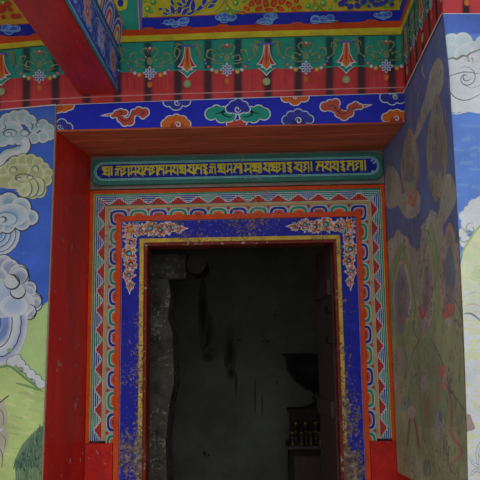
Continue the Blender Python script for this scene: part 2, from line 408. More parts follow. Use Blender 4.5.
p.stroke([(0, 408), (4, 416), (3, 426)], .8, (96, 90, 80)); p.stroke([(1, 434), (6, 440), (4, 450)], .9, (96, 90, 80)); p.stroke([(0, 448), (3, 456), (2, 468)], 1.0, (100, 92, 80))
p.stroke([(-4, 406), (9, 395.5)], 1.1, (60, 50, 44), False); p.ell(1, 430, 2.8, 1.6, (220, 222, 225), rot=-.7)
p.build('cloud_mural', M_mural, wl)
p = MB(A, (0, -1, 0), ill=.5); p.k = 300      # cream edge line and bare plaster edge
p.stroke([(-120, 120.5), (0, 110.5), (56.5, 105.3)], 1.3, (170, 165, 165), False, smooth=False)
p.stroke([(56.2, 106), (52, 230), (45.5, 400), (42.8, 482), (42, 560)], 1.3, (128, 108, 90), False)
p.build('edge_line', M_mural, wl)

# wall above the lintel, with the painted frieze
b = MB(); b.box((-2.6, 0, ZB1), (XR0+.3, .62, ZC)); wb = struct(b.build('wall_back', M_plaster))
RED = (150, 46, 46); FT = (34, 112, 94); FT2 = (30, 96, 82); GOLD = (98, 108, 74)
def motif_medallion(p, x, y, k=1.0, kx=1.0):
    q = lambda a, b: (x+a*k*kx, y+b*k)
    for s in (-1, 1):
        for c in (((6, -13), (12, -15), (13, -10), (8, -9)), ((4, -16), (8, -22), (4, -25), (1, -19)), ((14, -11), (20, -13), (19, -19), (14, -20), (15, -16)), ((22, -10), (27, -14), (30, -22), (26, -25), (25, -20))):
            p.stroke([q(s*a, b_) for a, b_ in c], 1.5*k, GOLD); [p.ell(*q(s*c[j_][0], c[j_][1]), 1.2*k*kx, 1.1*k, (112, 116, 78)) for j_ in (0, 2)]
        p.stroke([q(s*3, -6), q(s*10, -6.5), q(s*16, -8)], 1.2*k, GOLD)
    p.ell(*q(0, -12), 3*k*kx, 4*k, GOLD)
    p.ell(*q(0, -24), 2.2*k*kx, 2.2*k, (170, 50, 50)); p.ell(*q(0, -25), 1.3*k*kx, 1.1*k, (215, 205, 205))
    for s in (-1, 1):
        for (a, b_, r, c) in ((10.5, 1.8, 2.3, (224, 96, 20)), (15, 0, 1.7, (150, 185, 195)), (18.5, -3, 1.5, (180, 50, 50)), (21, -6.5, 1.4, (40, 50, 110))):
            p.ell(*q(s*a, b_), r*k*kx, r*k, mixc(c, (235, 225, 215), .3), c, inner=.3)
    for j in range(8):
        a = PI/8+j*PI/4 if False else j*PI/4
        L = 7.2 if j % 2 == 0 else 6.2
        p.leaf(x, y, 0.01, 0.01, 0, INK) if False else None
        pts = []
        for t, w in ((.15, .6), (.5, 1.5), (.8, 1.3), (1, .1)):
            pts.append((t*L, w))
        outline = pts + [(t, -w) for t, w in reversed(pts)]
        ca, sa = math.cos(a), math.sin(a)
        p.poly([q(u*ca-v*sa, u*sa+v*ca) for u, v in outline], (150, 172, 205))
        p.poly([q(.72*(u+1)*ca-.45*v*sa, .72*(u+1)*sa+.45*v*ca) for u, v in outline], (40, 52, 130))
    p.ell(x, y, 2*k*kx, 2*k, (40, 52, 130), (150, 172, 205))
    p.ell(*q(0, 11.5), 2.6*k*kx, 3.4*k, (205, 95, 30), (150, 70, 35))
def motif_bell(p, x, y, k=1.0, kx=1.0):
    q = lambda a, b: (x+a*k*kx, y+b*k)
    P_ = lambda l, c: p.poly([q(*t) for t in l], c)
    for s in (-1, 1):
        for c in (((7, -13), (11, -11), (13, -3), (10, 2)), ((5, -12), (9, -14), (13, -13))): p.stroke([q(s*a, b_) for a, b_ in c], 1.6*k, GOLD)
    P_([(-2.8, -11), (2.8, -11), (4.2, 0), (7, 6), (10.2, 9.6), (5, 11), (6, 13.5), (9.6, 13), (4, 17), (0, 21.5), (-4, 17), (-9.6, 13), (-6, 13.5), (-5, 11), (-10.2, 9.6), (-7, 6), (-4.2, 0)], (214, 205, 200))
    for s in (-1, 1):
        P_([(s*2.2, -8), (s*3.6, 1), (s*6.3, 6.4), (s*8.4, 9), (s*4.2, 9.4), (s*2.6, 2)], (150, 36, 36))
    P_([(-1.8, -11), (1.8, -11), (2.2, 0), (3.8, 10), (0, 14.5), (-3.8, 10), (-2.2, 0)], (216, 84, 26))
    P_([(-.6, -9), (.6, -9), (1, 5), (0, 10), (-1, 5)], (150, 40, 24))
    P_([(-7.6, 13.8), (-3, 13), (0, 16), (3, 13), (7.6, 13.8), (3, 16.6), (0, 19.8), (-3, 16.6)], (28, 108, 92))
    for a in (-5, -2, 2, 5): p.ell(*q(a, -12+abs(a)*.15), 2.0*k*kx, 1.1*k, (64, 72, 140), rot=a*.1)
    p.ell(*q(0, 27), 4*k*kx, 4*k, (130, 136, 96), (108, 112, 76))
def softband(p, x, y0, y1, w, col, side, dx=0, n=1):
    """painted dark fold: a ribbon with soft edges"""
    o = p.off(None)
    a, b_ = p.tone(side), p.tone(col)
    X = [-w, -w*.45, w*.45, w]; K = [a, b_, b_, a]
    for i in range(3):
        p.tri([(x+X[i], y0), (x+X[i+1], y0), (x+dx+X[i+1], y1)], [K[i], K[i+1], K[i+1]], o)
        p.tri([(x+X[i], y0), (x+dx+X[i+1], y1), (x+dx+X[i], y1)], [K[i], K[i+1], K[i]], o)

FR = [(-120, 121), (0, 110.5), (57, 105.3), (150, 101), (240, 98), (320, 95.2), (404, 93)]
def frz_y(x, top):   # painted band edges follow the hand-drawn line: y of an edge given at five stations
    xs = (-120, 0, 43, 115, 180, 240, 320, 370, 402)
    T = {'y1': (66, 50.5, 46.2, 43.6, 41.2, 38.8, 36.6, 36, 35.4), 'y0': (58, 45, 41.2, 37.5, 35.2, 32.6, 30.8, 29, 28.4),
         'o0': (49, 38, 36, 31.4, 29.4, 26.2, 24.6, 22.6, 21.8), 'b0': (36, 26.2, 24, 19.8, 17.5, 14.6, 12.4, 11.8, 11.2)}[top]
    for i in range(len(xs)-1):
        if x <= xs[i+1]: t = (x-xs[i])/(xs[i+1]-xs[i]); return T[i]+(T[i+1]-T[i])*t
    return T[-1]
def band(p, e0, e1, col, x0=-120, x1=402, lo=None, hi=None):
    xs = [x for x in (-120, -40, 0, 43, 80, 115, 140, 180, 210, 240, 280, 320, 350, 370, 390, 402) if x0 < x < x1]; xs = [x0]+xs+[x1]
    f = lambda e, x: frz_y(x, e) if isinstance(e, str) else e
    p.poly([(x, f(e0, x)) for x in xs] + [(x, f(e1, x)) for x in reversed(xs)], col)
ZW = 3.55
clipA = [(-120, -20), (399.6, -20), (399.6, 0), (404.6, 93.2), (404, 94), (240, 98.2), (57, 105.6), (0, 110.8), (-120, 121.5)]
p = MB(A, (0, -1, 0), clip=[(-120, -14), (399.3, -14), (404.8, 93.2), (404.9, 140), (-120, 140)], ill=.37)
p.poly([(-120, -20), (410, -20), (410, 93), (404, 93.4), (320, 95.8), (240, 98.6), (150, 101.6), (57, 105.6), (0, 111), (-120, 121.5)], RED)
bands = (-34, -4, 26, 55, 86, 117, 147.5, 177.5, 207.5, 237.5, 267.5, 298, 329, 361, 391.5)
rr = random.Random(5)
rr = random.Random(5)
p.cycle(8)
for x in range(-100, 400, 3):                       # brushy folds in the red
    x += rr.uniform(-2, 2); p.stroke([(x, 72+rr.uniform(-4, 4)), (x+.5, 84), (x+.6, 94+rr.uniform(-3, 5)-x*.02)], rr.uniform(1, 2.4), mixc(RED, (178, 66, 62) if rr.random() > .5 else (128, 34, 36), rr.uniform(.1, .45)))
p.endcycle()
for x in bands:
    yb = (105.6-(x-57)*.036 if x > 57 else 105.6+(57-x)*.09); softband(p, x+.5, frz_y(x, 'y1'), yb-.6, 5.6, (58, 34, 40), RED, 0)
p.stroke([(-120, 112), (0, 102), (60, 98.6), (150, 94.8), (240, 92), (320, 89.5), (404, 87.3)], 1.2, (172, 96, 92), False)
# teal cloth edge
te = []
for x in range(-120, 404, 4):
    base = 71.5-(x-150)*.022+(4 if x < 60 else 0)*(1 if x > -200 else 0)
    ph = ((x-187) % 79.7)/79.7; base += -3.2*math.cos(2*PI*ph)*-1*.0 + 2.2*abs(math.sin(PI*ph)) - 2.2
    te.append((x, base+1))
p.poly([(x, frz_y(x, 'y1')-.5) for x in (-120, 0, 43, 115, 180, 240, 320, 370, 402)] + [(406, 65)] + list(reversed(te)), FT)
for x in bands: softband(p, x+.5, frz_y(x, 'y1')+.5, 70-(x-150)*.022, 5.2, (26, 56, 56), FT, 0)
for x, y in ((-40, 79), (39.5, 76.5), (150, 73.5), (227, 70.3), (306, 68.3), (386, 67)): motif_medallion(p, x, y)
for x, y in ((2, 66), (110, 62), (187.5, 58.3), (266.5, 56), (346, 54)): motif_bell(p, x, y, .98)
# coloured stripes and flower panels
band(p, 'y0', 'y1', (172, 142, 34)); band(p, 'o0', 'y0', (176, 54, 20)); band(p, -20, 'o0', FT)
band(p, 'b0', 'o0', (26, 34, 126), 140.5, 402); band(p, 'b0', 'o0', (24, 30, 110), -120, 110)
band(p, -20, 'b0', (162, 138, 38), 143, 402); band(p, -20, 'b0', (150, 112, 36), -120, 110)  # left of the porch beam darker: its shade put into the colours
p.ell(121, 4, 7, 8, (170, 150, 40)); p.ell(121, 4, 3, 4, (36, 40, 120)); p.ell(125, 9, 2, 1.6, (170, 150, 40))
p.stroke([(139, -14), (140.5, 12), (141.5, 31)], 2.2, (96, 70, 120), False); p.stroke([(137.3, -14), (139, 12), (140, 31)], .8, (190, 120, 140), False)
for a, b_ in ((143, 402), (-120, 108)): band(p, 'b0', 'b0', ORANGE, a, b_) if False else p.stroke([(x, frz_y(x, 'b0')) for x in range(int(a), int(b_), 12)], .9, (200, 70, 40), False, smooth=False)
for x in range(-110, 400, 37):                       # little ink clouds on the stripes
    if 95 < x < 125: continue
    yy = frz_y(x, 'o0')-1
    for k in range(5): p.ell(x-6+3*k, yy+2-(1.5 if k in (1, 2, 3) else 0), 2.2, 1.2, (150, 60, 30) if x % 2 else (140, 50, 30))
    yy = frz_y(x+18, 'y1')-1.4
    for k in range(5): p.ell(x+12+3*k, yy-(1 if k in (1, 2, 3) else 0), 2.0, 1.1, (160, 130, 40))
def linecloud(x, y, w, h, seed):
    r_ = random.Random(seed)
    for k in range(9):
        a = x+r_.uniform(-w/2, w/2); b_ = y+r_.uniform(-h/2, h/2)*(1-abs(a-x)/w); r = r_.uniform(1.6, 3)
        p.ell(a, b_, r*1.4+.5, r+.5, (96, 130, 200)); p.ell(a, b_, r*1.4-.2, r-.2, (52, 72, 170))
    p.stroke([(x-w/2-2, y+1), (x, y+h*.35), (x+w/2+2, y+1)], 1, (96, 130, 200))
for x, y, w, h in ((174, 24, 20, 5), (226, 19.5, 16, 6), (184, 23, 6, 4), (272, 18.5, 10, 5), (264, 23, 12, 3), (325, 21, 22, 5), (382, 17, 14, 6), (10, 31, 18, 5), (-40, 36, 18, 5), (318, 22, 8, 3)): linecloud(x, y, w, h, int(x+100))
DB = (40, 44, 128)
for x, y, l, w, a in ((171, 17, 9, 4, -2.2), (175, 17, 12, 5, -1.9), (179, 16.5, 14, 5.4, -1.35), (182, 17, 13, 5, -.8), (174, 8, 8, 3.6, -1.9), (186, 10, 13, 5.4, -1.0), (193, 14, 13, 6, -1.5), (197, 13, 12, 5, -.7), (186, 6, 7, 4, -2.2), (203, 8, 12, 5.4, -1.2), (208, 10, 10, 4.4, -.5), (165, 17, 7, 3, -.3), (163, 15, 6, 3, .2), (159, 12, 5, 3, -.4), (212, 5, 7, 4, -.4), (187, 17, 9, 3.4, -.35), (183, 8, 7, 4, -2.6)):
    p.leaf(x-1*math.cos(a), y-1*math.sin(a), l+2.2, w+1.0, a, (178, 152, 44)); p.leaf(x, y, l, w*.82, a, DB)
p.stroke([(164, 18), (176, 13), (186, 8), (196, -4)], 1, DB); p.stroke([(183, 17), (200, 11), (214, 2)], .9, DB)
GR = (52, 120, 62)
for x, y, r in ((148.5, 11, 3.2), (154, 4, 3), (145.5, 3, 1.8), (152, 14, 1.6), (228, 11, 3), (236, 5, 3), (239, 12, 2.2), (231, 16, 2.4), (308, 8, 2.6), (323, 5, 3.2), (330, 10, 2), (147, 18, 2), (244, 3, 2), (316, 11, 2.2), (20, 3, 3), (5, 5, 3), (7, 1, 2)): p.ell(x, y, r, r, GR); p.ell(x-.5, y-.5, r*.45, r*.45, (150, 160, 50))
for pts in (((216, 14), (222, 8), (226, 0), (228, -8)), ((234, 16), (228, 8), (226, -2)), ((310, 13), (314, 6), (316, -4)), ((324, 13), (318, 8), (312, 0)), ((218, 15), (232, 12), (240, 16))): p.stroke(pts, 1.3, (92, 110, 50))
R1 = (172, 40, 30)
for x, y, rx, ry, a in ((247, 11, 3.6, 2.4, .4), (252, 6, 4.2, 3, -.8), (258, 3, 3.4, 4.6, -.4), (259, 11, 4.4, 2.6, -.4), (266, 6, 3, 5, -.2), (269, 12, 4.6, 2.2, 0), (274, 5, 3.2, 5, .3), (280, 11, 4.8, 2.6, .4), (282, 3, 3.6, 5, .5), (289, 7, 4.4, 3, .8), (294, 11, 3.6, 2.4, .1), (243, 14.5, 3, 1.6, 0), (299, 10, 3, 2.4, -.3), (252, 0, 3, 2.4, .2), (296, 3, 3, 2.6, .6), (262, -4, 4, 4, 0), (276, -4, 4, 4, 0)):
    p.ell(x, y, rx+.5, ry+.5, (206, 160, 40), rot=a); p.ell(x, y, rx, ry, R1, rot=a); p.ell(x, y+.3, rx*.4, ry*.4, (210, 80, 36), rot=a)
rr = random.Random(8)
for x, y, r in ((341, 6, 3.2), (344, 1.5, 3), (350, 9, 3), (357, 8, 3), (363, 4, 3.2), (362, -1, 2.6), (356, 1, 3), (350, 0, 3), (371, 3, 2.8), (375, 7, 2.8), (381, 6, 2.8), (386, 3, 2.6), (391, 7, 2.2), (368, 8.5, 2), (378, 1, 2.6), (346, 7, 1.6), (392, 1, 2.4)): p.ell(x, y, r*1.15, r*.9, DB, rot=rr.uniform(-1, 1))
for x, y in ((384, 9), (389, 4), (366, 7), (335, 3)): p.ell(x, y, 1.8, 1.6, GR)
for x, y, r in ((9, 6.5, 3), (2, 11, 4), (15, 18, 2.4), (20, 18, 2.2), (-6, 6, 4), (12, 12, 2), (-14, 14, 4), (5, 19, 1.8), (-30, 10, 5), (25, 8, 2)): p.ell(x, y, r*1.3, r, (140, 42, 28), rot=-.3)
fz = p
fz.build('painted_frieze', M_frieze, wb)

# right pier, its two painted faces and the frieze returning along it
def ypf(z):                    # the plastered corner is not quite straight
    z = max(.9, min(2.87, z)); pts = ((2.87, -.90), (2.257, -.942), (1.077, -.857)); r = 0
    for i in range(3):
        l = pts[i][1]
        for j in range(3):
            if i != j: l *= (z-pts[j][0])/(pts[i][0]-pts[j][0])
        r += l
    return r
def frontP(px, py):
    y = YP
    for _ in range(4): q = onY(y)(px, py); y = ypf(q.z)
    return onY(y)(px, py)
b = MB(); lv = [0]+[.9+.1*i for i in range(20)]+[2.87, ZC]
for z0, z1 in zip(lv, lv[1:]):
    pa, pc = [[(XR0, ypf(z)+.001), (2.4, ypf(z)+.001), (2.4, YD+.12), (XR1, YD+.12), (XR1, YD), (XR0, 0)] for z in (z0, z1)]
    for i in range(6):
        j = (i+1) % 6; b.face([(*pa[i], z0), (*pa[j], z0), (*pc[j], z1), (*pc[i], z1)], (.5, .5, .5))
wr = struct(b.build('wall_right', M_plaster))
SI = .20
def proj(P):
    d = Vector(P)-CAM; return (240+F*d.dot(rt)/d.dot(fwd), 240-F*d.dot(up)/d.dot(fwd))
c0, c1 = proj((XR0, 0, 2.868)), proj((XR0, 0, .8))
def splayP(px, py):
    d = ray(px, py); nx, ny = YD, XR0-XR1
    t = (nx*(XR0-CAM.x) + ny*(0-CAM.y))/(nx*d.x+ny*d.y); return CAM+d*t
def paint_side(p):
    SB = (38, 52, 108); OB = (102, 104, 66); GB = (112, 106, 96)
    p.poly([(370, 10), (450, 10), (460, 160), (461, 300), (370, 300)], SB)
    p.poly(catmull([(376, 262), (400, 285), (420, 262), (440, 262), (462, 250), (470, 400), (475, 490), (420, 500), (370, 490), (378, 400)]), OB)
    p.poly([(404, 94), (428, 50), (443, 14), (443, 40), (412, 130), (388, 150)], (36, 52, 112))
    clouds = [[(431, 70), (438, 58), (443, 66), (443, 84), (436, 102), (428, 114), (417, 138), (414, 136), (421, 110), (427, 88)],
              [(386, 172), (392, 166), (400, 178), (402, 196), (398, 205), (386, 206)], [(398, 200), (412, 188), (420, 196), (418, 214), (406, 218)],
              [(442, 178), (452, 176), (456, 200), (445, 222), (436, 228), (440, 205)], [(386, 248), (392, 240), (398, 232), (406, 238), (414, 250), (418, 262), (414, 300), (388, 300)],
              [(420, 250), (424, 225), (432, 212), (440, 218), (444, 240), (444, 300), (420, 300)], [(414, 262), (424, 258), (424, 300), (412, 300)]]
    for c in clouds: p.poly(catmull(c), GB)
    for c in clouds[4:6]:
        for k in range(0, len(c)): p.ell(c[k][0], c[k][1]+3, 3, 5, mixc(GB, (120, 112, 100), .5))
    def mandorla(x, y, rx, ry, out, inn, core):
        f = lambda k: catmull([(x, y-ry*k), (x+rx*.75*k, y-ry*.45*k), (x+rx*k, y+ry*.1*k), (x+rx*.7*k, y+ry*.7*k), (x, y+ry*k), (x-rx*.7*k, y+ry*.7*k), (x-rx*k, y+ry*.1*k), (x-rx*.75*k, y-ry*.45*k)])
        p.poly(f(1), out); p.poly(f(.82), inn); p.poly(f(.52), core)
    mandorla(410, 163, 9.5, 36, (112, 84, 66), (96, 92, 82), (84, 74, 60))
    mandorla(437, 148, 10.5, 54, (102, 86, 72), (92, 90, 74), (84, 68, 62))
    mandorla(401, 296, 14, 54, (86, 100, 56), (94, 106, 60), (94, 106, 60)); mandorla(402, 294, 9.5, 36, (128, 112, 88), (84, 82, 92), (60, 64, 78))
    mandorla(431, 280, 10, 58, (84, 98, 56), (96, 106, 62), (96, 106, 62)); mandorla(428, 286, 6.5, 42, (130, 108, 92), (104, 92, 84), (92, 74, 74))
    mandorla(450, 272, 11, 50, (132, 92, 74), (100, 90, 84), (66, 66, 84))
    for x, y, s in ((410, 165, 1), (437, 150, 1.3), (403, 300, 1.2), (424, 296, 1), (449, 296, 1.2)):      # seated figures, worn almost away
        p.ell(x, y+6*s, 4*s, 9*s, (78, 66, 72)); p.ell(x, y-5*s, 2.2*s, 4*s, (92, 78, 70)); p.ell(x-.5, y+13*s, 5.5*s, 4*s, (70, 66, 82)); p.stroke([(x-4*s, y-2), (x, y+2), (x+4*s, y-2)], 1.2, (108, 70, 58))
    for pts in (((408, 205), (411, 196), (414, 203), (418, 190)), ((408, 200), (413, 206), (416, 196))): p.stroke(pts, 3, (150, 66, 44))
    p.stroke([(419, 306), (423, 318), (427, 302)], 3.2, (150, 40, 38)); p.ell(424, 326, 4.5, 7, (104, 96, 92)); p.ell(400, 322, 6, 12, (88, 84, 88)); p.ell(400, 312, 3, 6, (66, 62, 70)); p.ell(402, 320, 2, 5, (120, 60, 50))
    p.ell(450, 309, 5, 6, (146, 56, 50)); p.ell(446, 315, 4, 4, (140, 58, 52)); p.ell(449, 322, 4, 4, (116, 110, 96)); p.stroke([(452, 296), (461, 312), (463, 335)], 1, (56, 56, 58))
    p.poly(catmull([(408, 400), (412, 368), (418, 342), (424, 338), (432, 340), (440, 362), (448, 400), (444, 425), (414, 425)]), (84, 92, 60))
    p.stroke([(408, 372), (414, 350), (419, 340), (414, 330), (416, 300)], 1, (52, 52, 46)); p.stroke([(432, 340), (440, 356), (446, 372)], 1, (58, 58, 50))
    p.ell(424, 384, 3.2, 9, (112, 98, 90)); p.ell(442, 372, 4, 8, (132, 62, 58)); p.ell(443, 386, 3, 5, (140, 54, 50)); p.ell(446, 382, 3, 10, (120, 88, 82))
    p.stroke([(444, 380), (449, 392), (452, 405), (451, 425), (453, 438), (460, 446), (461, 456), (455, 460), (452, 474)], 2.8, (142, 62, 54))
    p.stroke([(446, 384), (456, 398), (466, 412)], 1.2, (60, 70, 56))
    p.stroke([(410, 415), (409, 430), (407, 448)], 2.4, (92, 46, 40)); p.stroke([(414, 415), (417, 432), (419, 448)], 2.4, (100, 44, 38)); p.ell(412, 412, 4, 7, (126, 104, 84))
    p.stroke([(424, 398), (428, 404), (425, 412), (428, 420), (424, 424)], 2.4, (110, 60, 44)); p.stroke([(430, 398), (428, 412), (431, 420)], 1.6, (104, 56, 42))
    p.ell(440, 422, 5, 10, (112, 106, 108)); p.ell(441, 416, 2.4, 6, (76, 76, 92)); p.ell(438, 434, 3, 9, (116, 108, 110)); p.stroke([(436, 392), (438, 402), (440, 392)], 1.6, (128, 60, 54))
    p.ell(427, 468, 4, 9, (64, 70, 58)); p.ell(400, 360, 4, 14, (108, 92, 84)); p.ell(396, 380, 3, 10, (112, 96, 84)); p.ell(405, 404, 4, 7, (72, 92, 82)); p.ell(399, 395, 3, 12, (110, 84, 70))
    p.stroke([(405, 350), (407, 366), (405, 380)], 1.6, (80, 76, 90))
    rr = random.Random(11)
    for k in range(110):
        x, y = rr.uniform(388, 466), rr.uniform(60, 476)
        c = GB if y < 290 else OB; c = mixc(c, rr.choice([(70, 66, 92), (120, 104, 84), (70, 72, 52), (120, 84, 68)]), .45)
        if y < 230 and rr.random() < .6: c = mixc(SB, (84, 78, 100), rr.random())
        p.stroke([(x, y), (x+rr.uniform(-1.5, 1.5), y+rr.uniform(4, 8)), (x+rr.uniform(-2, 2), y+rr.uniform(9, 16))], rr.uniform(.5, 1.6), c)
pa_ = MB(onX(XR0), (-1, 0, 0), clip=[(443.3, 14.5), c0, c1, (468.6, 490), (468.3, 482), (462.4, 330), (454.6, 160), (449, 70)], ill=SI)
pb_ = MB(splayP, Vector((-YD, -(XR0-XR1), 0)).normalized(), clip=[c0, c1, (380, 500), (380, 130)], ill=SI)
for q_ in (pa_, pb_): q_.step = 1.2e-5; q_.dull = ((86, 86, 78), .42); paint_side(q_)
base = len(pa_.v); pa_.v += pb_.v; pa_.f += [tuple(k+base for k in f_) for f_ in pb_.f]; pa_.c += pb_.c; p = pa_
p.build('deity_mural', M_side, wr)

# dark red dado at the foot of the recess side
b = MB(); e = .004
for (x0, y0, x1, y1) in ((XR0, 0, XR1, YD), (XR0, -.6, XR0, 0)):
    b.hexa([(x0-e, y0, 0), (x0, y0, 0), (x1, y1, 0), (x1-e, y1, 0), (x0-e, y0, .925), (x0, y0, .925), (x1, y1, .925), (x1-e, y1, .925)])
b.build('dado', M_red, wr)

# frieze along the pier side: drawing units = 1/200 m, u runs toward the porch, v downwards from z 3.5
def sideM(u, v): return Vector((XR0, -u/205., 3.52-v/205.))
p = MB(sideM, (-1, 0, 0), clip=[(0, -40), (185, -40), (185, 133.5), (0, 133.5)], ill=.32)
p.step = 1.2e-5
p.poly([(0, -45), (190, -45), (190, 140), (0, 140)], (128, 34, 32))
for x in range(14, 185, 30): softband(p, x, 60, 133, 5, (34, 24, 28), (128, 34, 32))
p.poly([(0, 66)] + [(x, 106-3.5*abs(math.sin(PI*(x-39)/79))) for x in range(0, 190, 4)] + [(188, 66)], (40, 96, 80))
for x in range(14, 185, 30): softband(p, x, 66, 101, 4.2, (24, 46, 46), (40, 96, 80))
for x in (64, 146): motif_medallion(p, x, 103, 1.15)
for x in (25, 105, 184): motif_bell(p, x, 84, 1.25)
p.poly([(0, 59), (190, 59), (190, 66.5), (0, 66.5)], (196, 166, 42)); p.poly([(0, 50.5), (190, 50.5), (190, 59), (0, 59)], (186, 56, 26))
p.poly([(0, -45), (190, -45), (190, 50.5), (0, 50.5)], (34, 38, 134)); p.poly([(4, -45), (190, -45), (190, 37), (4, 37)], (180, 156, 48))
p.stroke([(0, 132), (185, 132)], 1.4, (190, 185, 190), False)
p.build('painted_frieze', M_frieze, wr)

# pier front
D = frontP
p = MB(D, (0, -1, 0), clip=[(436, 14), (500, 14), (500, 500), (436, 500)], ill=.64)
p.hug = True; p.fine = 7; p.k = 14; p.step = 1.8e-5
SK = (96, 128, 196)
p.poly([(430, 10), (505, 10), (505, 300), (430, 300)], SK)
p.poly([(430, 10), (505, 10), (505, 34), (430, 34)], (78, 104, 176))
RW0, RW1, RL = (176, 190, 192), (206, 214, 212), (84, 98, 104)
p.cloud([(446, 46, 9), (452, 42, 8.5), (463, 42, 9.5), (472, 50, 9), (484, 44, 9), (450, 54, 12), (466, 56, 12), (484, 56, 14)], RW0, (200, 206, 202), (150, 160, 168), .5, .6)
p.poly(catmull([(440, 60), (450, 58), (456, 56), (462, 57), (468, 53), (474, 54), (500, 48), (520, 90), (500, 112), (470, 112), (440, 100)]), (200, 210, 210))
p.cloud([(450, 98, 9, 14), (456, 104, 9), (464, 105, 8), (474, 98, 12), (450, 78, 12, 20), (470, 75, 18), (490, 80, 16), (462, 88, 14, 18)], (204, 216, 216), (210, 218, 216), None)
p.stroke([(445, 61), (452, 58), (457, 59), (462, 56), (467, 56), (471, 53), (484, 48)], 2.4, (128, 120, 112)); p.stroke([(463, 57), (470, 58), (480, 52)], 2.0, (232, 236, 236))
p.stroke([(444, 78), (456, 74), (466, 72), (480, 74)], .9, RL); p.spiral(466, 78, 12, .9, RL, 1.2, PI*1.3); p.spiral(466, 77, 5, 1, RL, 1.0, 0)
p.stroke([(450, 76), (448, 88), (456, 98), (468, 100), (484, 92)], 1, RL); p.stroke([(462, 84), (472, 88), (482, 84)], .8, (150, 160, 160)); p.stroke([(460, 60), (478, 66), (490, 64)], 1.6, (226, 232, 230))
p.stroke([(446, 112), (456, 114), (466, 111), (478, 102), (490, 100)], 1.2, (206, 214, 214))
p.cycle(10)
for k in range(34):
    x, y = rr.uniform(448, 486), rr.uniform(118, 200); p.stroke([(x, y), (x+rr.uniform(6, 14), y+rr.uniform(-1, 1))], rr.uniform(2, 5), mixc(SK, (112, 144, 206), rr.random()))
p.endcycle()
# lower clouds and hill
p.cloud([(482, 204, 8), (475, 206, 7), (469, 211, 5.5), (464, 216, 5), (467, 224, 6), (463, 233, 5), (466, 242, 6), (476, 220, 12), (484, 226, 12)], (196, 202, 200), (226, 230, 230), (150, 156, 160), .5, .5)
p.spiral(471, 229, 6.5, 1.3, (140, 144, 140), 1.1, PI*1.6, -1); p.stroke([(459, 240), (464, 242), (468, 240)], 1.4, (150, 150, 140)); p.stroke([(462, 228), (466, 232), (468, 236)], 1.2, (150, 150, 140))
p.poly([(430, 300), (456, 300), (461, 262), (464, 250), (470, 240), (478, 228), (496, 210), (505, 160), (505, 505), (430, 505)], (196, 208, 158))
p.stroke([(458, 262), (464, 249), (470, 239), (478, 228), (496, 210)], 2.2, (150, 170, 118))
p.cycle(16)
for k in range(240):
    x, y = rr.uniform(456, 492), rr.uniform(250, 480)
    t = min(1, max(0, (y-260)/70)); c = mixc((186, 200, 152), (224, 224, 198), t)
    p.stroke([(x, y), (x+rr.uniform(4, 9), y+rr.uniform(-2, 2)), (x+rr.uniform(10, 16), y+rr.uniform(-3, 3))], rr.uniform(2, 5), mixc(c, rr.choice([(206, 206, 176), (218, 226, 190), (230, 230, 208)]), rr.uniform(.05, .35)))
p.endcycle()
p.cloud([(474, 276, 4), (478, 270, 4), (484, 280, 6)], (186, 190, 150), (186, 192, 156), (168, 176, 146), .4); p.stroke([(464, 306), (474, 304), (482, 308)], 1.2, (200, 170, 160))
p.stroke([(463, 314), (470, 313.5), (476, 317), (484, 324)], 2.0, (122, 136, 130)); p.stroke([(464, 297), (474, 292), (482, 294)], 1.2, (180, 180, 164))
p.poly(catmull([(466, 416), (470, 414.5), (472, 420), (475, 428), (470, 429), (466, 432)]), (158, 132, 122)); p.ell(471, 429, 4, 1.6, (150, 128, 120), rot=-.3)
for q in (((469, 457), (473, 463), (478, 466), (484, 468)), ((478, 464), (477, 454), (480, 444), (484, 440)), ((470, 476), (476, 470), (484, 474)), ((478, 450), (482, 460), (484, 470))): p.stroke(q, 3.2, (140, 152, 168)); p.stroke(q, 1.8, (196, 204, 206))
p.build('landscape_mural', M_mural, wr)
p = MB(onY(ypf(2.87)), (0, -1, 0), clip=[(442.3, -14), (640, -14), (640, 16), (442.7, 14)], ill=.6)
p.poly([(430, -20), (640, -20), (640, 20), (430, 20)], (176, 58, 60)); 
for x in (467, 507): softband(p, x-1, -14, 13, 5, (48, 28, 34), (176, 58, 60))
p.ell(467, 2.5, 3, 3.6, (206, 106, 40), (160, 80, 30)); p.poly([(430, -20), (640, -20), (640, -10), (430, -10)], FT)
p.stroke([(442.8, 14.2), (470, 14), (640, 15)], 1.3, (190, 186, 196), False)
p.build('painted_frieze', M_frieze, wr)
p = MB(onX(XR0), (-1, 0, 0), ill=.4); p.k = 250
p.stroke([(404.5, 93.2), (430, 41), (443, 14.3)], 1.0, (160, 160, 175), False); p.build('edge_line', M_mural, wr)

# ------------------------------------------------------------------ lintel beam
lb = thing('lintel_beam', 'long beam above the doorway, blue front with painted clouds and brown underside', 'beam', (-.2, 0, ZB0))
b = MB(); xm = lambda y: XR0+(XR1-XR0)*y/YD-.002
b.prism([(XL0, -.001), (XR0-.002, -.001), (xm(YD), YD+.1), (XL1+.001, YD+.1), (XL1+.001, YD)], ZB0, ZB1-.001)
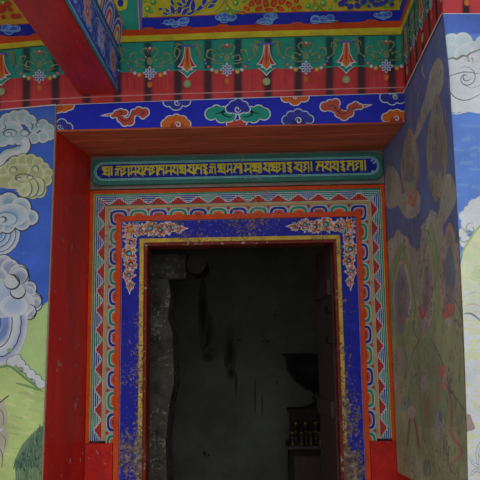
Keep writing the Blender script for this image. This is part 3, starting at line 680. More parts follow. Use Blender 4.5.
# plank joints on the underside
b.build('beam_timber', M_soffit, lb)
for k, (y0, y1) in enumerate(((.003, .17), (.175, .33), (.335, .5))):
    b = MB(); xa = XL0+(XL1-XL0)*y0/YD; xb = XL0+(XL1-XL0)*y1/YD
    b.prism([(xa+.003, y0), (xm(y0)-.001, y0), (xm(y1)-.001, y1), (xb+.003, y1)], ZB0-.006-.003*(k == 1), ZB0)
    b.build('soffit_board', M_soffit, lb)
p = MB(A, (0, -1, 0), clip=[(56.8, 105.2), (240, 98.2), (404.2, 93), (404.2, 121.8), (57, 130)], ill=.5); p.k = 80
p.poly([(50, 100), (410, 80), (410, 130), (50, 140)], (26, 34, 150))
WH = (196, 190, 190); BR = (152, 62, 50)
def bcloud(circ, col, line=WH, dark=None, edge=None): p.cloud(circ, col, edge or col, line, 1.1, .4)
bcloud([(57, 106, 7), (64, 107, 5), (69, 105, 5)], (214, 84, 24), (206, 196, 170)); p.spiral(60, 107, 3, 1.2, (120, 40, 20))
bcloud([(57, 129, 6), (62, 124, 4.6), (68, 128, 4.4)], (40, 44, 120), (150, 160, 205)); p.spiral(60, 127, 3, 1, (150, 160, 205))
p.leaf(117, 114, 17, 3.4, PI-.12, WH); p.leaf(117, 114, 13, 2, PI-.12, BR)
bcloud([(117, 114, 3.4), (113, 116, 1.8), (121, 112.5, 3.2), (125, 113, 2.6), (121, 119, 3.4), (125, 122, 4), (130, 121.5, 4), (132, 117, 2.6), (134, 113, 3.2), (139, 111.5, 4), (145, 112.5, 4), (143, 116, 2.6)], BR)
for q in (((116, 115), (120, 118), (124, 121), (129, 120), (131, 115), (135, 112)), ((137, 116), (141, 115), (144, 112), (141, 110)), ((118, 112), (122, 112), (121, 115))): p.stroke(q, 1.0, (84, 30, 34))
bcloud([(168, 102, 4.4), (176, 103.5, 6.5), (185.5, 101.5, 4.6)], (40, 44, 126), (160, 168, 205)); p.spiral(177, 103, 3.2, 1.2, (160, 168, 205), 1.2)
bcloud([(166, 124.5, 4.4), (170, 120.5, 4.2), (176.5, 119, 4.2), (182.5, 120.5, 4.2), (186.5, 124.5, 4), (177, 125, 9, 5)], (214, 84, 24), (206, 200, 170)); p.ell(177, 126, 7, 4, (150, 52, 24)); p.spiral(178, 125, 3.4, 1.4, (220, 210, 180), 1.3, PI)
bcloud([(231, 123, 4.2), (237, 124.6, 3.6), (242.6, 122.6, 4)], (158, 58, 50)); 
for s, x0 in ((-1, 236.6), (1, 238.6)):
    bcloud([(x0+s*25.5, 114.2, 5.6), (x0+s*20, 111, 5.2), (x0+s*13, 110.6, 3.4), (x0+s*15, 117, 5.6), (x0+s*8, 117.4, 4.6), (x0+s*4, 116, 3)], (28, 122, 104))
    p.stroke([(x0+s*4, 117), (x0+s*9, 117), (x0+s*14, 114), (x0+s*12, 111), (x0+s*16, 113), (x0+s*21, 114)], 2.2, (16, 60, 60))
bcloud([(230, 109, 4), (233.4, 105.2, 3.8), (238.5, 103.2, 4.2), (244, 106, 3.8), (246.6, 109.4, 3.2), (238, 109, 7, 5)], (36, 40, 132), (170, 176, 208)); p.spiral(237.6, 109.6, 3.6, 1.2, (170, 176, 208), 1.2)
bcloud([(286, 97.6, 4.6), (295, 99.4, 6), (304, 97.2, 4.6)], (214, 80, 24), (206, 200, 180)); p.ell(295, 98, 4, 3, (160, 50, 24)); p.spiral(295, 97.4, 2.4, 1.2, (220, 200, 170))
bcloud([(286.6, 120.4, 4.2), (291, 116, 4), (298, 114, 4.4), (304.6, 116, 4), (309.4, 119.6, 3.8), (297.5, 121.5, 9, 5)], (40, 44, 128), (150, 162, 205)); p.ell(298, 122, 6, 4, (30, 34, 88)); p.spiral(298.5, 121, 3.6, 1.3, (170, 180, 210), 1.3, PI)
p.leaf(357, 107.5, 16, 3.6, -.16, WH); p.leaf(357, 107.5, 12, 2.2, -.16, BR)
bcloud([(324.6, 107, 4.2), (330, 104, 3.6), (335.6, 103.4, 4), (335, 109, 3.6), (339, 113.6, 4), (344, 116, 4.4), (349.6, 113.4, 3.6), (351, 108, 3.4), (355.5, 106, 3.6), (360, 107, 2.4), (330, 107.6, 3.4)], BR)
for q in (((328, 107), (334, 106), (336, 110), (341, 114), (346, 113), (350, 108)), ((352, 109), (358, 107.5)), ((338, 112), (341, 109), (346, 110))): p.stroke(q, 1.2, (84, 30, 34))
bcloud([(385, 97.6, 4.8), (392, 99.6, 5.2), (400, 98, 5.5)], (38, 42, 124), (160, 170, 206)); p.ell(395, 96.5, 3, 2.2, (60, 110, 110)); p.spiral(395, 97, 3, 1, (160, 170, 206))
bcloud([(386, 118, 4), (391, 115, 4), (397, 114.6, 4.4), (403, 116, 4), (396, 119, 9, 4.4)], (214, 80, 24), (206, 180, 150)); p.ell(396, 120, 6, 3.6, (150, 46, 24)); p.spiral(396.4, 119, 3, 1.2, (220, 200, 170), 1.2, PI)
p.stroke([(56.5, 105.2), (150, 101.4), (240, 98.4), (320, 95.6), (404.3, 93)], 1.3, (196, 190, 196), False)
p.build('cloud_panel', M_enamel, lb)

# ------------------------------------------------------------------ inscription board
ib = thing('inscription_board', 'long green board with a gold script on blue, right under the lintel', 'sign', (-.19, .48, 2.53))
def rrect(x0, z0, x1, z1, r, n=7):
    pts = []
    for cx, cz, a0 in ((x1-r, z0+r, -PI/2), (x1-r, z1-r, 0), (x0+r, z1-r, PI/2), (x0+r, z0+r, PI)):
        for k in range(n+1): a = a0+PI/2*k/n; pts.append((cx+r*math.cos(a), cz+r*math.sin(a)))
    return pts
BX0, BX1, BZ0, BZ1 = -1.026, .652, 2.537, 2.697
b = MB(ill=.42); b.slab(rrect(BX0, BZ0, BX1, BZ1, .05), .462, .50, b.tone((42, 90, 80))); b.build('board', M_frame, ib, bevel=.004)
b = MB(); b.box((XL1, .492, BZ0-.018), (XR1, .51, ZB0-.006)); b.build('plaster_backing', M_plaster, ib)
XZ = lambda y: (lambda x, z: Vector((x, y, z)))
p = MB(XZ(.4615), (0, -1, 0), ill=.42)
p.poly(rrect(BX0+.019, BZ0+.026, BX1-.019, BZ1-.026, .053), (108, 164, 180)); p.poly(rrect(BX0+.023, BZ0+.030, BX1-.023, BZ1-.030, .049), (34, 108, 96))
p.poly(rrect(BX0+.027, BZ0+.034, BX1-.027, BZ1-.034, .045), (118, 160, 190)); p.poly(rrect(BX0+.031, BZ0+.037, BX1-.031, BZ1-.037, .042), (16, 30, 112))
for x, z in ((BX1-.058, BZ0+.112), (BX1-.046, BZ0+.098), (BX1-.060, BZ0+.044)): p.ell(x, z, .012, .006, (110, 130, 180), rot=.8)
p.build('blue_field', M_frame, ib)
# lettering: a head stroke, a stem at the right and wedge strokes at the left; (u right, v down) in units of the letter height
GLY = {
 'ya': [[(0, 0), (1, 0), (1, 1.12), (.8, .98), (.8, .2), (.1, .2)], [(0, .05), (.75, .28), (.45, .42), (.8, .34), (.8, .52), (.1, .72), (.55, .62), (.8, .78), (.8, .94), (0, .82), (.3, .55), (.05, .42)]],
 'aa': [[(0, 0), (.35, 0), (.35, 1), (.12, .9), (.12, .1)]],
 'ba': [[(0, 0), (1, 0), (1, 1.15), (.78, .95), (.78, .18), (.2, .16)], [(.1, .12), (.75, .28), (.42, .52), (.8, .82), (.8, .98), (0, .66), (.1, .5), (.4, .36)]],
 'ma': [[(0, 0), (1, 0), (1, 1.1), (.8, .94), (.8, .16), (0, .14)], [(.2, .1), (.42, .12), (.36, .62), (.66, .5), (.8, .56), (.8, .72), (.5, .7), (.3, .95), (0, .76), (.2, .6)]],
 'na': [[(0, 0), (1, 0), (1, 1.1), (.8, .92), (.8, .16), (0, .14)], [(.3, .1), (.8, .36), (.8, .54), (.42, .5), (.2, .8), (.5, .98), (.02, .92), (.04, .62)]],
 'ra': [[(0, 0), (.95, 0), (.9, .16), (.5, .2), (.9, .42), (.62, .6), (.95, .84), (.75, 1.14), (.05, .82), (.5, .86), (.1, .56), (.5, .46), (.05, .2)]],
 'om': [[(.1, .0), (.9, 0), (.9, .14), (.1, .14)], [(0, .25), (.9, .2), (.95, 1.1), (.75, .95), (.7, .36), (.5, .4), (.52, 1.0), (.34, .9), (.3, .42), (0, .42)], [(.4, -.12), (.55, -.28), (.75, -.12), (.6, -.2)], [(.05, .55), (.4, .6), (.1, .75), (.4, .85), (0, .98)]],
 'sa': [[(0, 0), (1, 0), (1, 1.12), (.8, .96), (.8, .18), (.4, .18), (.62, .34), (.3, .5), (.7, .64), (.1, 1.0), (0, .8), (.36, .64), (0, .5), (.3, .3), (0, .18)]],
 'bar': [[(0, -.02), (.8, -.02), (.8, 1.0), (.4, 1.08), (.1, .96)]],
}
SEQ = [('ya', 102, 7), ('aa', 109.5, 8), ('om', 115, 6.6), ('sa', 121.5, 7), ('ma', 129.5, 6), ('ba', 136, 6.4), ('na', 143, 6.6), ('sa', 150, 7), ('na', 157, 6.4), ('ma', 164.2, 6.6),
       ('ba', 171, 6.6), ('ya', 178.6, 6.6), ('ba', 186.4, 7), ('na', 194, 7), ('ra', 202, 5.6), ('om', 209, 6.6), ('ya', 217, 7.4), ('ma', 226, 5.4), ('na', 233, 7), ('bar', 240.6, 1.8), ('ma', 243.4, 7), ('ya', 251.4, 7.4), ('bar', 260, 2),
       ('ba', 262.6, 6.4), ('ya', 270, 6.4), ('sa', 277, 6.2), ('bar', 284, 1.6), ('ra', 286.4, 5.6), ('ba', 293.2, 8), ('sa', 303, 5.4), ('aa', 309.8, 6), ('na', 315.6, 7), ('ba', 323.6, 6.8), ('ba', 331, 6.8), ('bar', 336.6, 1.6),
       ('ra', 339.6, 5.6), ('na', 346.4, 6.8), ('bar', 352, 1.6), ('sa', 354.6, 6), ('bar', 361.4, 1.7), ('bar', 364.4, 1.7)]
fb = onY(.46)
p = MB(XZ(.4608), (0, -1, 0), ill=.42)
hh = .060
for g, px, w in SEQ:
    x0 = fb(px, 165).x; x1 = fb(px+w*1.13, 165).x; ww = x1-x0
    zt = BZ0+.112
    for st in GLY[g]: p.poly([(x0+u*ww, zt-v*hh*(1.0)) for u, v in st], (208, 154, 30))
    for _ in range(0): pass
x0, x1 = fb(101, 165).x, fb(368, 165).x
p.build('lettering', M_frame, ib)

# ------------------------------------------------------------------ door frame
OX0, OX1, OZ = -1.036, .660, 2.512          # outside of the frame
IX0, IX1, IZ = -.704, .362, 2.184           # clear opening
TT = .334
kL = (IX0-OX0)/TT; kR = (OX1-IX1)/TT; kT = (OZ-IZ)/TT
df = thing('door_frame', 'brightly painted door frame with stepped triangles, lotus petals and blue flower boards', 'door frame', (-.19, .52, .12))
ZBAND = 1.10
def fmap(side, y):
    if side == 'L': return lambda s, t: Vector((OX0+t*kL, y, s))
    if side == 'R': return lambda s, t: Vector((OX1-t*kR, y, s))
    return lambda s, t: Vector((s, y, OZ-t*kT))
def strip(side, t0, t1, yf, yb, col, z0, mb=None):
    mb = mb or MB(ill=.42); c = mb.tone(col)
    if side == 'T':
        a = lambda t: OX0+t*kL; d = lambda t: OX1-t*kR
        q = [(a(t1), OZ-t1*kT), (d(t1), OZ-t1*kT), (d(t0), OZ-t0*kT), (a(t0), OZ-t0*kT)]
    else:
        x = (lambda t: OX0+t*kL) if side == 'L' else (lambda t: OX1-t*kR)
        q = [(x(t0), z0), (x(t1), z0), (x(t1), OZ-t1*kT), (x(t0), OZ-t0*kT)]
        if side == 'R': q = [(x(t1), z0), (x(t0), z0), (x(t0), OZ-t0*kT), (x(t1), OZ-t1*kT)]
    mb.slab(q, yf, yb, c); return mb
def clipquad(side, t0, t1, z0):
    if side == 'T': return [(OX0+t0*kL, t0), (OX1-t0*kR, t0), (OX1-t1*kR, t1), (OX0+t1*kL, t1)]
    return [(z0, t0), (OZ-t0*kT, t0), (OZ-t1*kT, t1), (z0, t1)]
def painter(side, y, t0, t1, z0):
    p = MB(fmap(side, y), (0, -1, 0), clip=clipquad(side, t0, t1, z0), ill=.42); return p
def flower(p, s, t, r, k, sg=1):
    oc = ((204, 84, 34), (180, 84, 70), (200, 104, 40))[k % 3]; rq = random.Random(int(s*1000)+k)
    ph = rq.uniform(0, 6)
    for j in range(6):
        a = 2*PI*j/6+ph; p.ell(s+r*.62*math.cos(a), t+r*.62*math.sin(a), r*.52, r*.44, (164, 154, 150), rot=a, n=8)
    for j in range(5):
        a = 2*PI*j/5+ph+.3; p.leaf(s+r*.5*math.cos(a), t+r*.5*math.sin(a), r*.85, r*.42, a+.5, (186, 180, 176))
    for j in range(6):
        a = 2*PI*j/6+ph; p.ell(s+r*.6*math.cos(a), t+r*.6*math.sin(a), r*.40, r*.32, oc if j % 3 else (150, 60, 40), rot=a, n=8)
    for j in range(3):
        a = 2*PI*j/3+ph; p.stroke([(s+r*.55*math.cos(a+q_*.35), t+r*.55*math.sin(a+q_*.35)) for q_ in range(4)], r*.14, (206, 190, 170))
    p.ell(s, t, r*.44, r*.44, (70, 34, 40) if k % 2 else (24, 78, 76), n=10); p.ell(s-r*.08, t+r*.05, r*.25, r*.27, (130, 180, 195), (70, 120, 150), n=8)
def curls(p, s, t, r, sg, k):
    for j in range(4):
        a = (.5+j*1.6)+k
        c = ((210, 100, 60), (150, 190, 195), (206, 180, 170), (60, 130, 110))[j % 4]
        x, y = s+r*1.0*math.cos(a), t+r*.9*math.sin(a)
        p.stroke([(x, y), (x+r*.45*math.cos(a+.8), y+r*.4*math.sin(a+.8)), (x+r*.3*math.cos(a+1.9), y+r*.35*math.sin(a+1.9))], r*.26, c)
FB = onY(.496)
def frame_side(side, name):
    ff = painter(side, .4985, .188, .291, .12)
    # main board
    mb = strip(side, .186, .292, .4995, .56, BLUE, .12)
    board = mb.build(name, M_worn, df)
    # thin pale inner line + flowers
    if side == 'T':
        seqs = [(OX0+.236*kL, +1), (OX1-.236*kR, -1)]
    else: seqs = [(OZ-.236*kT, -1)]
    p = ff
    p.poly([(c[0], c[1]) for c in (clipquad(side, .188, .191, .12))], (120, 110, 160))
    for s0, sg in seqs:
        L = [(.0, .046), (.060, .030), (.112, .040), (.164, .034), (.214, .030), (.262, .022)] if side != 'T' else [(.0, .046), (.062, .030), (.118, .040), (.176, .036), (.228, .032), (.282, .022)]
        if side != 'T' : L = [(a*1.23, r) for a, r in L]
        if side == 'T' and sg < 0: L = [(a*1.08, r) for a, r in L]
        # trailing scroll under the flowers
        for k, (d, r) in enumerate(L[:-1]):
            d2 = L[k+1][0]; m_ = (d+d2)/2; o = .022*(1 if k % 2 else -1)
            p.stroke([(s0+sg*d, .236+o*.3), (s0+sg*m_, .236+o), (s0+sg*d2, .236-o*.3)], .014, (200, 185, 176), False)
            p.stroke([(s0+sg*d, .236+o*.3), (s0+sg*m_, .236+o), (s0+sg*d2, .236-o*.3)], .009, (206, 92, 44), False)
        for k, (d, r) in enumerate(L):
            curls(p, s0+sg*d, .236, r, sg, k)
            if k == 0:
                for j in range(11):
                    a = 2*PI*j/11; p.leaf(s0, .236, .052, .017, a, (206, 190, 176)); 
                for j in range(11):
                    a = 2*PI*j/11; p.leaf(s0, .236, .047, .011, a, ORANGE if j % 2 else (220, 120, 60))
                p.ell(s0, .236, .014, .014, (190, 150, 80), (200, 90, 40), n=10)
            else: flower(p, s0+sg*d, .236+(.006 if k % 2 else -.006), r*1.04, k)
        tip = s0+sg*(L[-1][0]+.012); p.poly([(tip, .222), (tip+sg*.045, .238), (tip, .25)], (206, 190, 180)); p.poly([(tip, .227), (tip+sg*.032, .238), (tip, .246)], (190, 80, 60))
    p.build('flower_painting', M_worn, board)
    # outer orange moulding
    strip(side, 0, .021, .487, .55, ORANGE, ZBAND-.012).build('orange_moulding', M_frame, board, bevel=.002)
    # stepped triangle border
    mb = strip(side, .021, .094, .4965, .55, TEAL, ZBAND); mb.build('border_board', M_frame, board) if False else None
    q = painter(side, .496, .021, .094, ZBAND)
    q.poly(clipquad(side, .021, .0245, ZBAND), YEL); q.poly(clipquad(side, .0335, .037, ZBAND), (176, 190, 190)); q.poly(clipquad(side, .089, .094, ZBAND), (176, 170, 150))
    if side == 'T': start = FB(119, 200).x; per = (FB(359, 200).x-start)/12; lst, lper = start, per; n = 13
    else: start = FB(96, 215).z; per = (start-FB(96, 349.6).z)/7; lst = FB(108, 217).z; lper = (lst-FB(108, 338).z)/6; n = 14
    rng = range(-1, n+1)
    for i in rng:
        s = start + (i*per if side == 'T' else -i*per)
        c = (22, 38, 112) if i % 2 else (24, 96, 82)
        h0, h1 = s, s+(per if side == 'T' else -per)
        q.poly([(h0, .037), (h1, .037), (h1, .089), (h0, .089)], c)
    T0, T1 = .052, .089; N = 4
    def stair(s, half, grow):
        pts = []; dt = (T1-T0)/N
        for j in range(N):
            w = half*(j+1)/N+grow; t_ = T0+j*dt-grow*.8
            pts += [(w, t_), (w, t_+dt)]
        return [(s-a, b_) for a, b_ in reversed(pts)] + [(s+a, b_) for a, b_ in pts]
    for i in rng:
        s = start + (i*per if side == 'T' else -i*per)
        for j, t_ in enumerate((.0445, .0565, .0685, .0805)):
            q.poly([(s-per*.5-per*.48, t_), (s+per*.5, t_), (s+per*.5, t_+.0045), (s-per*.5-per*.48, t_+.0042)], (146, 168, 170))
    for i in rng:
        s = start + (i*per if side == 'T' else -i*per)
        q.poly(stair(s, per*.42, .0046), (160, 166, 160)); q.poly(stair(s, per*.42, 0), DRED)
    m2 = strip(side, .021, .094, .4965, .55, TEAL, ZBAND)
    m2.v += []; base = len(m2.v); m2.v += q.v; m2.f += [tuple(k+base for k in f_) for f_ in q.f]; m2.c += q.c
    m2.build('stepped_triangle_border', M_frame, board)
    # tan divider
    strip(side, .094, .111, .490, .55, (146, 120, 76), ZBAND).build('tan_moulding', M_frame, board, bevel=.002)
    # lotus border
    q = painter(side, .4965, .111, .156, ZBAND-.012)
    q.poly(clipquad(side, .111, .156, ZBAND-.012), (118, 128, 124))
    for i in range(-1, n+2):
        s = lst + (i*lper if side == 'T' else -i*lper)
        c, ci = ((24, 36, 112), (150, 66, 62)) if i % 2 == 0 else ((26, 104, 82), (200, 84, 30))
        def arch(w, h, col):
            pts = [(s-w, .158)] + [(s-w*math.copysign(abs(math.cos(a))**.7, math.cos(a)), .158-h*abs(math.sin(a))**.7) for a in [PI*k/12 for k in range(13)]] + [(s+w, .158)]
            q.poly(pts, col)
        q.poly([(s+lper*.5-.012, .113), (s+lper*.5+.012, .113), (s+lper*.5, .134)], (140, 34, 36))
        arch(.0535, .0435, (178, 186, 184)); arch(.050, .040, c); arch(.034, .0255, (150, 176, 190)); arch(.030, .022, ci); arch(.016, .010, (96, 40, 50) if i % 2 == 0 else (150, 50, 30))
    m2 = strip(side, .111, .156, .497, .55, PALE, ZBAND-.012); base = len(m2.v); m2.v += q.v; m2.f += [tuple(k+base for k in f_) for f_ in q.f]; m2.c += q.c
    m2.build('lotus_petal_border', M_frame, board)
    # inner orange moulding, yellow edge, dark red casing
    strip(side, .156, .186, .489, .55, ORANGE, .12).build('inner_orange_moulding', M_frame, board, bevel=.002)
    strip(side, .292, .316, .495, .56, (178, 134, 50), .12).build('yellow_moulding', M_worn, board, bevel=.002)
    strip(side, .316, .334, .505, .64, (92, 26, 18), .12).build('casing', M_wood2, board)
M_wood2 = pmat('dark_red_casing', mott=.35, rough=.5, chips=.14)
for side, nm in (('L', 'jamb'), ('T', 'head'), ('R', 'jamb')): frame_side(side, nm)
M_red2 = pmat('bright_red_block', color=pig((150, 28, 22), .42), mott=.35, mscale=12, chips=.1, rough=.5)
for x0, x1 in ((OX0, OX0+.154*kL), (OX1-.154*kR, OX1)):
    b = MB(); b.box((x0, .484, .12), (x1, .55, ZBAND-.013)); b.build('plinth_block', M_red2, df, bevel=.004)
b = MB(ill=.42); b.box((OX0, .47, 0), (OX1, .66, .12), b.tone((100, 40, 30))); b.build('threshold', M_wood2, df, bevel=.006)
b = MB(); b.box((XL1, YD+.001, 0), (OX0+.0, YD+.02, BZ0)); b.box((OX1, YD+.001, 0), (XR1+.0, YD+.02, BZ0))
# wall around the frame, closing the recess
b.box((XL1-.3, .55, 0), (OX0+.3, .66, ZB0)); b.box((OX1-.27, .55, 0), (XR1+.3, .66, ZB0)); b.box((OX0+.3, .55, IZ+.03), (OX1-.27, .66, ZB0))
struct(b.build('wall_door', M_plaster))

# ------------------------------------------------------------------ projecting porch beam
pb = thing('porch_beam', 'heavy beam jutting toward the viewer, red underneath with a blue painted side', 'beam', (-.88, -1.0, 2.912))
PX0, PX1, PZ0, PZ1, PY = -.983, -.780, 2.912, 3.235, -1.9
b = MB(); b.box((PX0, PY, PZ0), (PX1-.004, 0.0, PZ1)); b.build('beam_timber', pmat('red_beam_paint', color=pig((132, 28, 24), .28), mott=.3, mscale=6, stretch=(3, .6, 3), rough=.35, bump=.2, bscale=10, chips=.03), pb, bevel=.006)
def bs(u, v): return Vector((PX1, -u, PZ0+v))
p = MB(bs, (1, 0, 0), ill=.4); p.step = 2e-5; p.dull = ((34, 42, 120), .28)
H = .262
p.poly([(0, 0), (1.9, 0), (1.9, H), (0, H)], (36, 104, 92)); p.poly([(.0, .024), (1.9, .024), (1.9, .233), (0, .233)], (120, 170, 190)); p.poly([(.0, .032), (1.9, .032), (1.9, .225), (0, .225)], (34, 42, 132))
rr = random.Random(21)
for k in range(8):
    u = .14+k*.27; big = k % 2 == 0
    oc = (206, 120, 70) if big else (170, 150, 176)
    for j in range(7): a = 2*PI*j/7+k; p.ell(u+.055*math.cos(a), .13+.056*math.sin(a), .028, .024, (110, 140, 176), n=8)
    for j in range(7): a = 2*PI*j/7+k; p.ell(u+.042*math.cos(a), .13+.044*math.sin(a), .024, .020, oc, n=8)
    p.ell(u, .13, .018, .022, (180, 66, 50) if big else (120, 130, 180), n=10); p.ell(u, .13, .008, .01, (200, 190, 170), n=8)
    for s in (-1, 1):
        p.stroke([(u+s*.07, .13), (u+s*.10, .18), (u+s*.125, .14), (u+s*.105, .11)], .009, (120, 150, 190)); p.stroke([(u+s*.09, .06), (u+s*.12, .05), (u+s*.13, .09)], .009, (120, 150, 190)); p.stroke([(u+s*.10, .2), (u+s*.13, .21)], .009, (120, 150, 190))
        for v, w in ((.07, .03), (.19, -.03)):
            p.stroke([(u+s*.05, .13), (u+s*.075, v+w*.4), (u+s*.05, v-w*.3), (u+s*.035, v+w*.2)], .012, (130, 165, 200)); p.stroke([(u+s*.08, .13), (u+s*.095, .13-w), (u+s*.08, v-w*.6)], .009, (90, 130, 180))
p.build('flower_painting', M_frame, pb)
# petal moulding along the top edge
b = MB(ill=.3)
prof = [(PX1-.01, PZ0+H-.008), (PX1+.004, PZ0+H-.008), (PX1+.030, PZ1+.045), (PX1+.030, PZ1+.062), (PX1-.01, PZ1+.062)]
n = len(prof)
for i in range(n):
    a, c = prof[i], prof[(i+1) % n]; b.face([(a[0], PY, a[1]), (c[0], PY, c[1]), (c[0], 0, c[1]), (a[0], 0, a[1])], b.tone((150, 96, 60) if i >= 2 else (36, 60, 120)))
b.face([(q[0], PY, q[1]) for q in prof], b.tone((150, 60, 40)))
e0, e1 = Vector((prof[1][0], 0, prof[1][1])), Vector((prof[2][0], 0, prof[2][1])); ev = e1-e0
def pm(u, v): return Vector((e0.x+ev.x*v, -u, e0.z+ev.z*v))
q = MB(pm, (ev.z, 0, -ev.x), ill=.3); q.n = Vector((ev.z, 0, -ev.x)).normalized()
for k in range(10):
    u = .10+k*.195
    for w, h, c in ((.094, .95, (190, 190, 190)), (.084, .88, (36, 60, 130) if k % 2 else (50, 44, 104)), (.060, .70, (196, 190, 190)), (.050, .60, (150, 50, 60) if k % 2 else (206, 80, 30)), (.022, .42, (224, 170, 130))):
        q.poly([(u-w, .02)]+[(u-w*math.copysign(abs(math.cos(a))**.8, math.cos(a)), .02+h*abs(math.sin(a))**.8) for a in [PI*j/10 for j in range(11)]]+[(u+w, .02)], c)
base = len(b.v); b.v += q.v; b.f += [tuple(k+base for k in f_) for f_ in q.f]; b.c += q.c
b.build('petal_moulding', M_frame, pb)

# ------------------------------------------------------------------ dark room behind the door
ix0, ix1, iy0, iy1 = -2.0, 1.7, .66, 3.4
b = MB(); b.box((ix0, iy0, -.1), (ix1, iy1, 0)); b.box((ix0-.1, .5, -.1), (ix1+.1, .66, 0))
b.v = [v for v in b.v]; struct(b.build('floor', M_dark))
b = MB(); b.box((ix0-.1, iy1, 0), (ix1+.1, iy1+.1, 2.9)); wf = struct(b.build('wall_far', M_inner))
p = MB(onY(iy1), (0, -1, 0), ill=.5); M_soot = pmat('soot_marks', mott=.4, mscale=3, rough=.9, bump=.2)
for x, y, w, h in ((207, 336, 8, 26), (203, 312, 5, 34), (230, 350, 7, 26), (211, 352, 7, 7), (208, 356, 6, 6), (231, 372, 4.5, 8), (236, 384, 1.2, 14), (255, 395, .9, 20), (262, 405, .8, 12)): p.ell(x, y, w, h, (56, 56, 50), (98, 98, 90), inner=.15)
p.build('soot_stain', M_soot, wf)
b = MB(); b.box((ix0-.1, iy0, 0), (ix0, iy1, 2.9)); struct(b.build('wall_far_left', M_inner))
b = MB(); b.box((ix1, iy0, 0), (ix1+.1, iy1, 2.9)); struct(b.build('wall_far_right', M_inner))
b = MB(); b.box((ix0-.1, .66, 2.8), (ix1+.1, iy1+.1, 2.9)); struct(b.build('ceiling', M_dark))
# rough plaster post just inside on the left
I1 = onY(1.0)
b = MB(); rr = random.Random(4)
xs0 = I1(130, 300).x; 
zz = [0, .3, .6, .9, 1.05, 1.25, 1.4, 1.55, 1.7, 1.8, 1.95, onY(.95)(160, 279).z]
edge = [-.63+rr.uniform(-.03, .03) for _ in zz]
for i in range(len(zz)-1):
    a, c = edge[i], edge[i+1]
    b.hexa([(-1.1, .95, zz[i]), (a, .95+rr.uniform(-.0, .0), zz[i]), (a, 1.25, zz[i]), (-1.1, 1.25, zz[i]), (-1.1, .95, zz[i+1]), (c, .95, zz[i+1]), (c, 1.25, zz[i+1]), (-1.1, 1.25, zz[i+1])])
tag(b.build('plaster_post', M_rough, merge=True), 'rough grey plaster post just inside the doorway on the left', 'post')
zl = onY(.96)(185, 265).z; zpt = onY(.95)(160, 279).z
lg = thing('wooden_log', 'short dark log with a round black end lying on the rough plaster post', 'log', (-.85, 1.05, zpt))
b = MB(); b.box((-1.15, .96, zpt), (onY(.96)(186, 265).x, 1.12, onY(.96)(170, 253).z)); b.build('bar', M_rough, lg, bevel=.015)
xe = onY(.93)(196, 264).x; b = MB(); b.tube((xe, .93, zl), (xe, 1.2, zl), .062, .062, n=22); b.build('round_end', M_dark, lg, merge=True)
# open door leaf on the right
hx, hy, w = .355, .655, .50; ang = math.radians(97)
dl = struct(thing('door_1', 'open dark red wooden door leaf swung into the room on the right', 'door', (hx, hy, .13)))
del dl['label']; del dl['category']
def leafbox(u0, u1, v0, v1, z0, z1, name, mat):
    b = MB(ill=.42); ca, sa = math.cos(ang), math.sin(ang)
    f = lambda u, v, z: (hx+u*ca-v*sa, hy+u*sa+v*ca, z)
    b.hexa([f(u0, v0, z0), f(u1, v0, z0), f(u1, v1, z0), f(u0, v1, z0), f(u0, v0, z1), f(u1, v0, z1), f(u1, v1, z1), f(u0, v1, z1)], b.tone((84, 34, 26)))
    return b.build(name, mat, dl, bevel=.003)
leafbox(0, w, -.04, 0, .14, 2.2, 'leaf_boards', M_wood)
for z in (.5, 1.2, 1.9): leafbox(.03, w-.03, 0, .02, z, z+.09, 'batten', M_wood)
for z in (1.66, 1.84): leafbox(.0, .10, 0, .026, z-.04, z, 'hinge_strap', M_dark)

# altar with bowl and lamps
AY = 2.55
I2 = onY(AY)
zt = I2(300, 443).z; xa = I2(288, 440).x
al = thing('altar_cabinet', 'dark wooden altar cabinet against the right of the unlit room', 'cabinet', (xa+.45, AY, 0))
b = MB(); b.box((xa, AY-.2, 0), (xa+.95, AY+.3, zt-.03)); b.build('body', M_dark, al, bevel=.005)
b = MB(); b.box((xa-.02, AY-.23, zt-.03), (xa+.97, AY+.3, zt)); b.build('top', M_wood, al, bevel=.004)
for k in range(2):
    b = MB(); b.box((xa+.04+.45*k, AY-.215, .25), (xa+.46+.45*k, AY-.2, zt-.08)); d_ = b.build('door', M_wood, al, bevel=.003)
    b = MB(); b.tube((xa+.42+.12*k-.0, AY-.215, .6), (xa+.42+.12*k, AY-.24, .6), .012, .016, n=10); b.build('knob', M_brass, d_)
# raised shelf box behind carrying the bowl
zs = I2(300, 409).z
b = MB(); b.box((xa+.02, AY+.05, zt), (xa+.95, AY+.3, zs-.02)); b.box((xa, AY+.03, zs-.02), (xa+.97, AY+.3, zs))
tag(b.build('altar_shelf', M_dark), 'low dark shelf box standing on the back of the altar', 'shelf')
cx = I2(318, 370).x; r = cx-I2(283, 352).x; zb0 = I2(318, 391).z; zb1 = I2(318, 353).z
ob = thing('offering_bowl', 'large blackened metal bowl on a tall stem, dim behind the door leaf', 'bowl', (cx, AY+.16, zs))
h = zb1-zb0; hs = zb0-zs
b = MB(); b.lathe([(0, 0), (r*.42, 0), (r*.42, .012), (r*.2, .03), (.03, hs*.5), (.045, hs*.6), (.03, hs*.7), (.05, hs), (0, hs+.0)], (cx, AY+.16, zs)); b.build('stem', M_bronze, ob, smooth=True, merge=True)
b = MB(); b.lathe([(.0, 0), (r*.35, .005), (r*.7, h*.28), (r*.9, h*.6), (r*.95, h*.93), (r*1.03, h*.95), (r*1.03, h), (r*.9, h), (r*.85, h*.6), (r*.6, h*.3), (0, h*.1)], (cx, AY+.16, zs+hs), n=40); b.build('basin', M_bronze, ob, smooth=True, merge=True)
LX = [(292, 0), (301, 1), (310, 2), (319, 3), (296, 4), (306, 5), (316, 6)]
grp = 'butter lamps on the altar top'
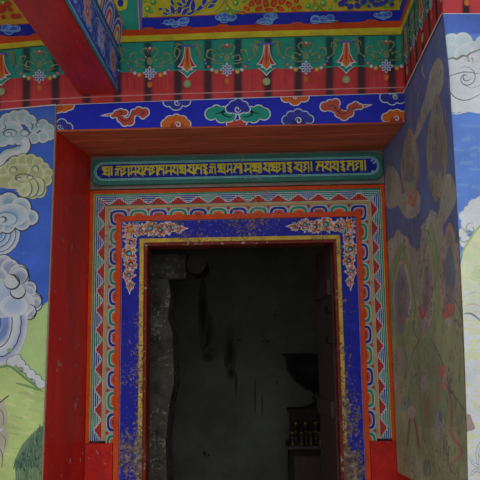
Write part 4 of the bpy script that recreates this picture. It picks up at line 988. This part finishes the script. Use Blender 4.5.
words = ['leftmost small brass butter lamp in the front row on the altar', 'small brass butter lamp second from left in the altar front row', 'small brass butter lamp third from left in the altar front row', 'small brass butter lamp at the front right beside the door leaf edge',
         'tall brass butter lamp at the left of the altar back row', 'tall brass butter lamp in the middle of the altar back row', 'tall brass butter lamp at the right of the altar back row']
protos = {}
for px, k in LX:
    back = k > 3; x = I2(px, 440).x; y = AY-.03 if back else AY-.15; hh_ = .17 if back else .10; rr_ = .030 if back else .027
    if back not in protos:
        root = thing('butter_lamp', words[k], 'lamp', (x, y, zt), grp)
        b = MB(); b.lathe([(0, 0), (rr_*.8, 0), (rr_*.8, .006), (.008, .02), (.007, hh_*.45), (.014, hh_*.5), (.007, hh_*.56), (.01, hh_*.62), (0, hh_*.62)], (x, y, zt), n=16); b.build('stem', M_brass, root, smooth=True, merge=True)
        b = MB(); b.lathe([(0, hh_*.6), (rr_*.5, hh_*.66), (rr_*.95, hh_*.9), (rr_*1.1, hh_), (rr_*.95, hh_), (rr_*.8, hh_*.9), (0, hh_*.8)], (x, y, zt), n=20); b.build('cup', M_brass, root, smooth=True, merge=True)
        protos[back] = root
    else:
        src = protos[back]; root = src.copy(); C.objects.link(root); root.location = (x, y, zt); root['label'] = words[k]
        for ch in list(src.children): c = ch.copy(); C.objects.link(c); c.parent = root

# ------------------------------------------------------------------ light: overcast courtyard in front of the porch
w = bpy.data.worlds.new('world'); bpy.context.scene.world = w; w.use_nodes = True
nt = w.node_tree; bg = nt.nodes['Background']; bg.inputs[0].default_value = (.86, .93, 1.0, 1); bg.inputs[1].default_value = 1.0
sd = bpy.data.lights.new('sky_patch', 'SUN'); so = bpy.data.objects.new('sun', sd); C.objects.link(so)
sd.energy = .35; sd.angle = math.radians(40); sd.color = (1, .97, .92)
so.rotation_euler = (math.radians(52), 0, math.radians(18)); so.location = (0, -6, 6)
# unseen wall added at the left to shade the right pier's inner side
b = MB(); b.box((-2.6, -1.9, 0), (-2.45, 0, ZC)); struct(b.build('wall_light_block', M_plaster))

sc = bpy.context.scene
sc.view_settings.view_transform = 'Standard'; sc.view_settings.look = 'None'; sc.view_settings.gamma = 1.0; sc.view_settings.exposure = 0.0
sc.view_settings.use_curve_mapping = False
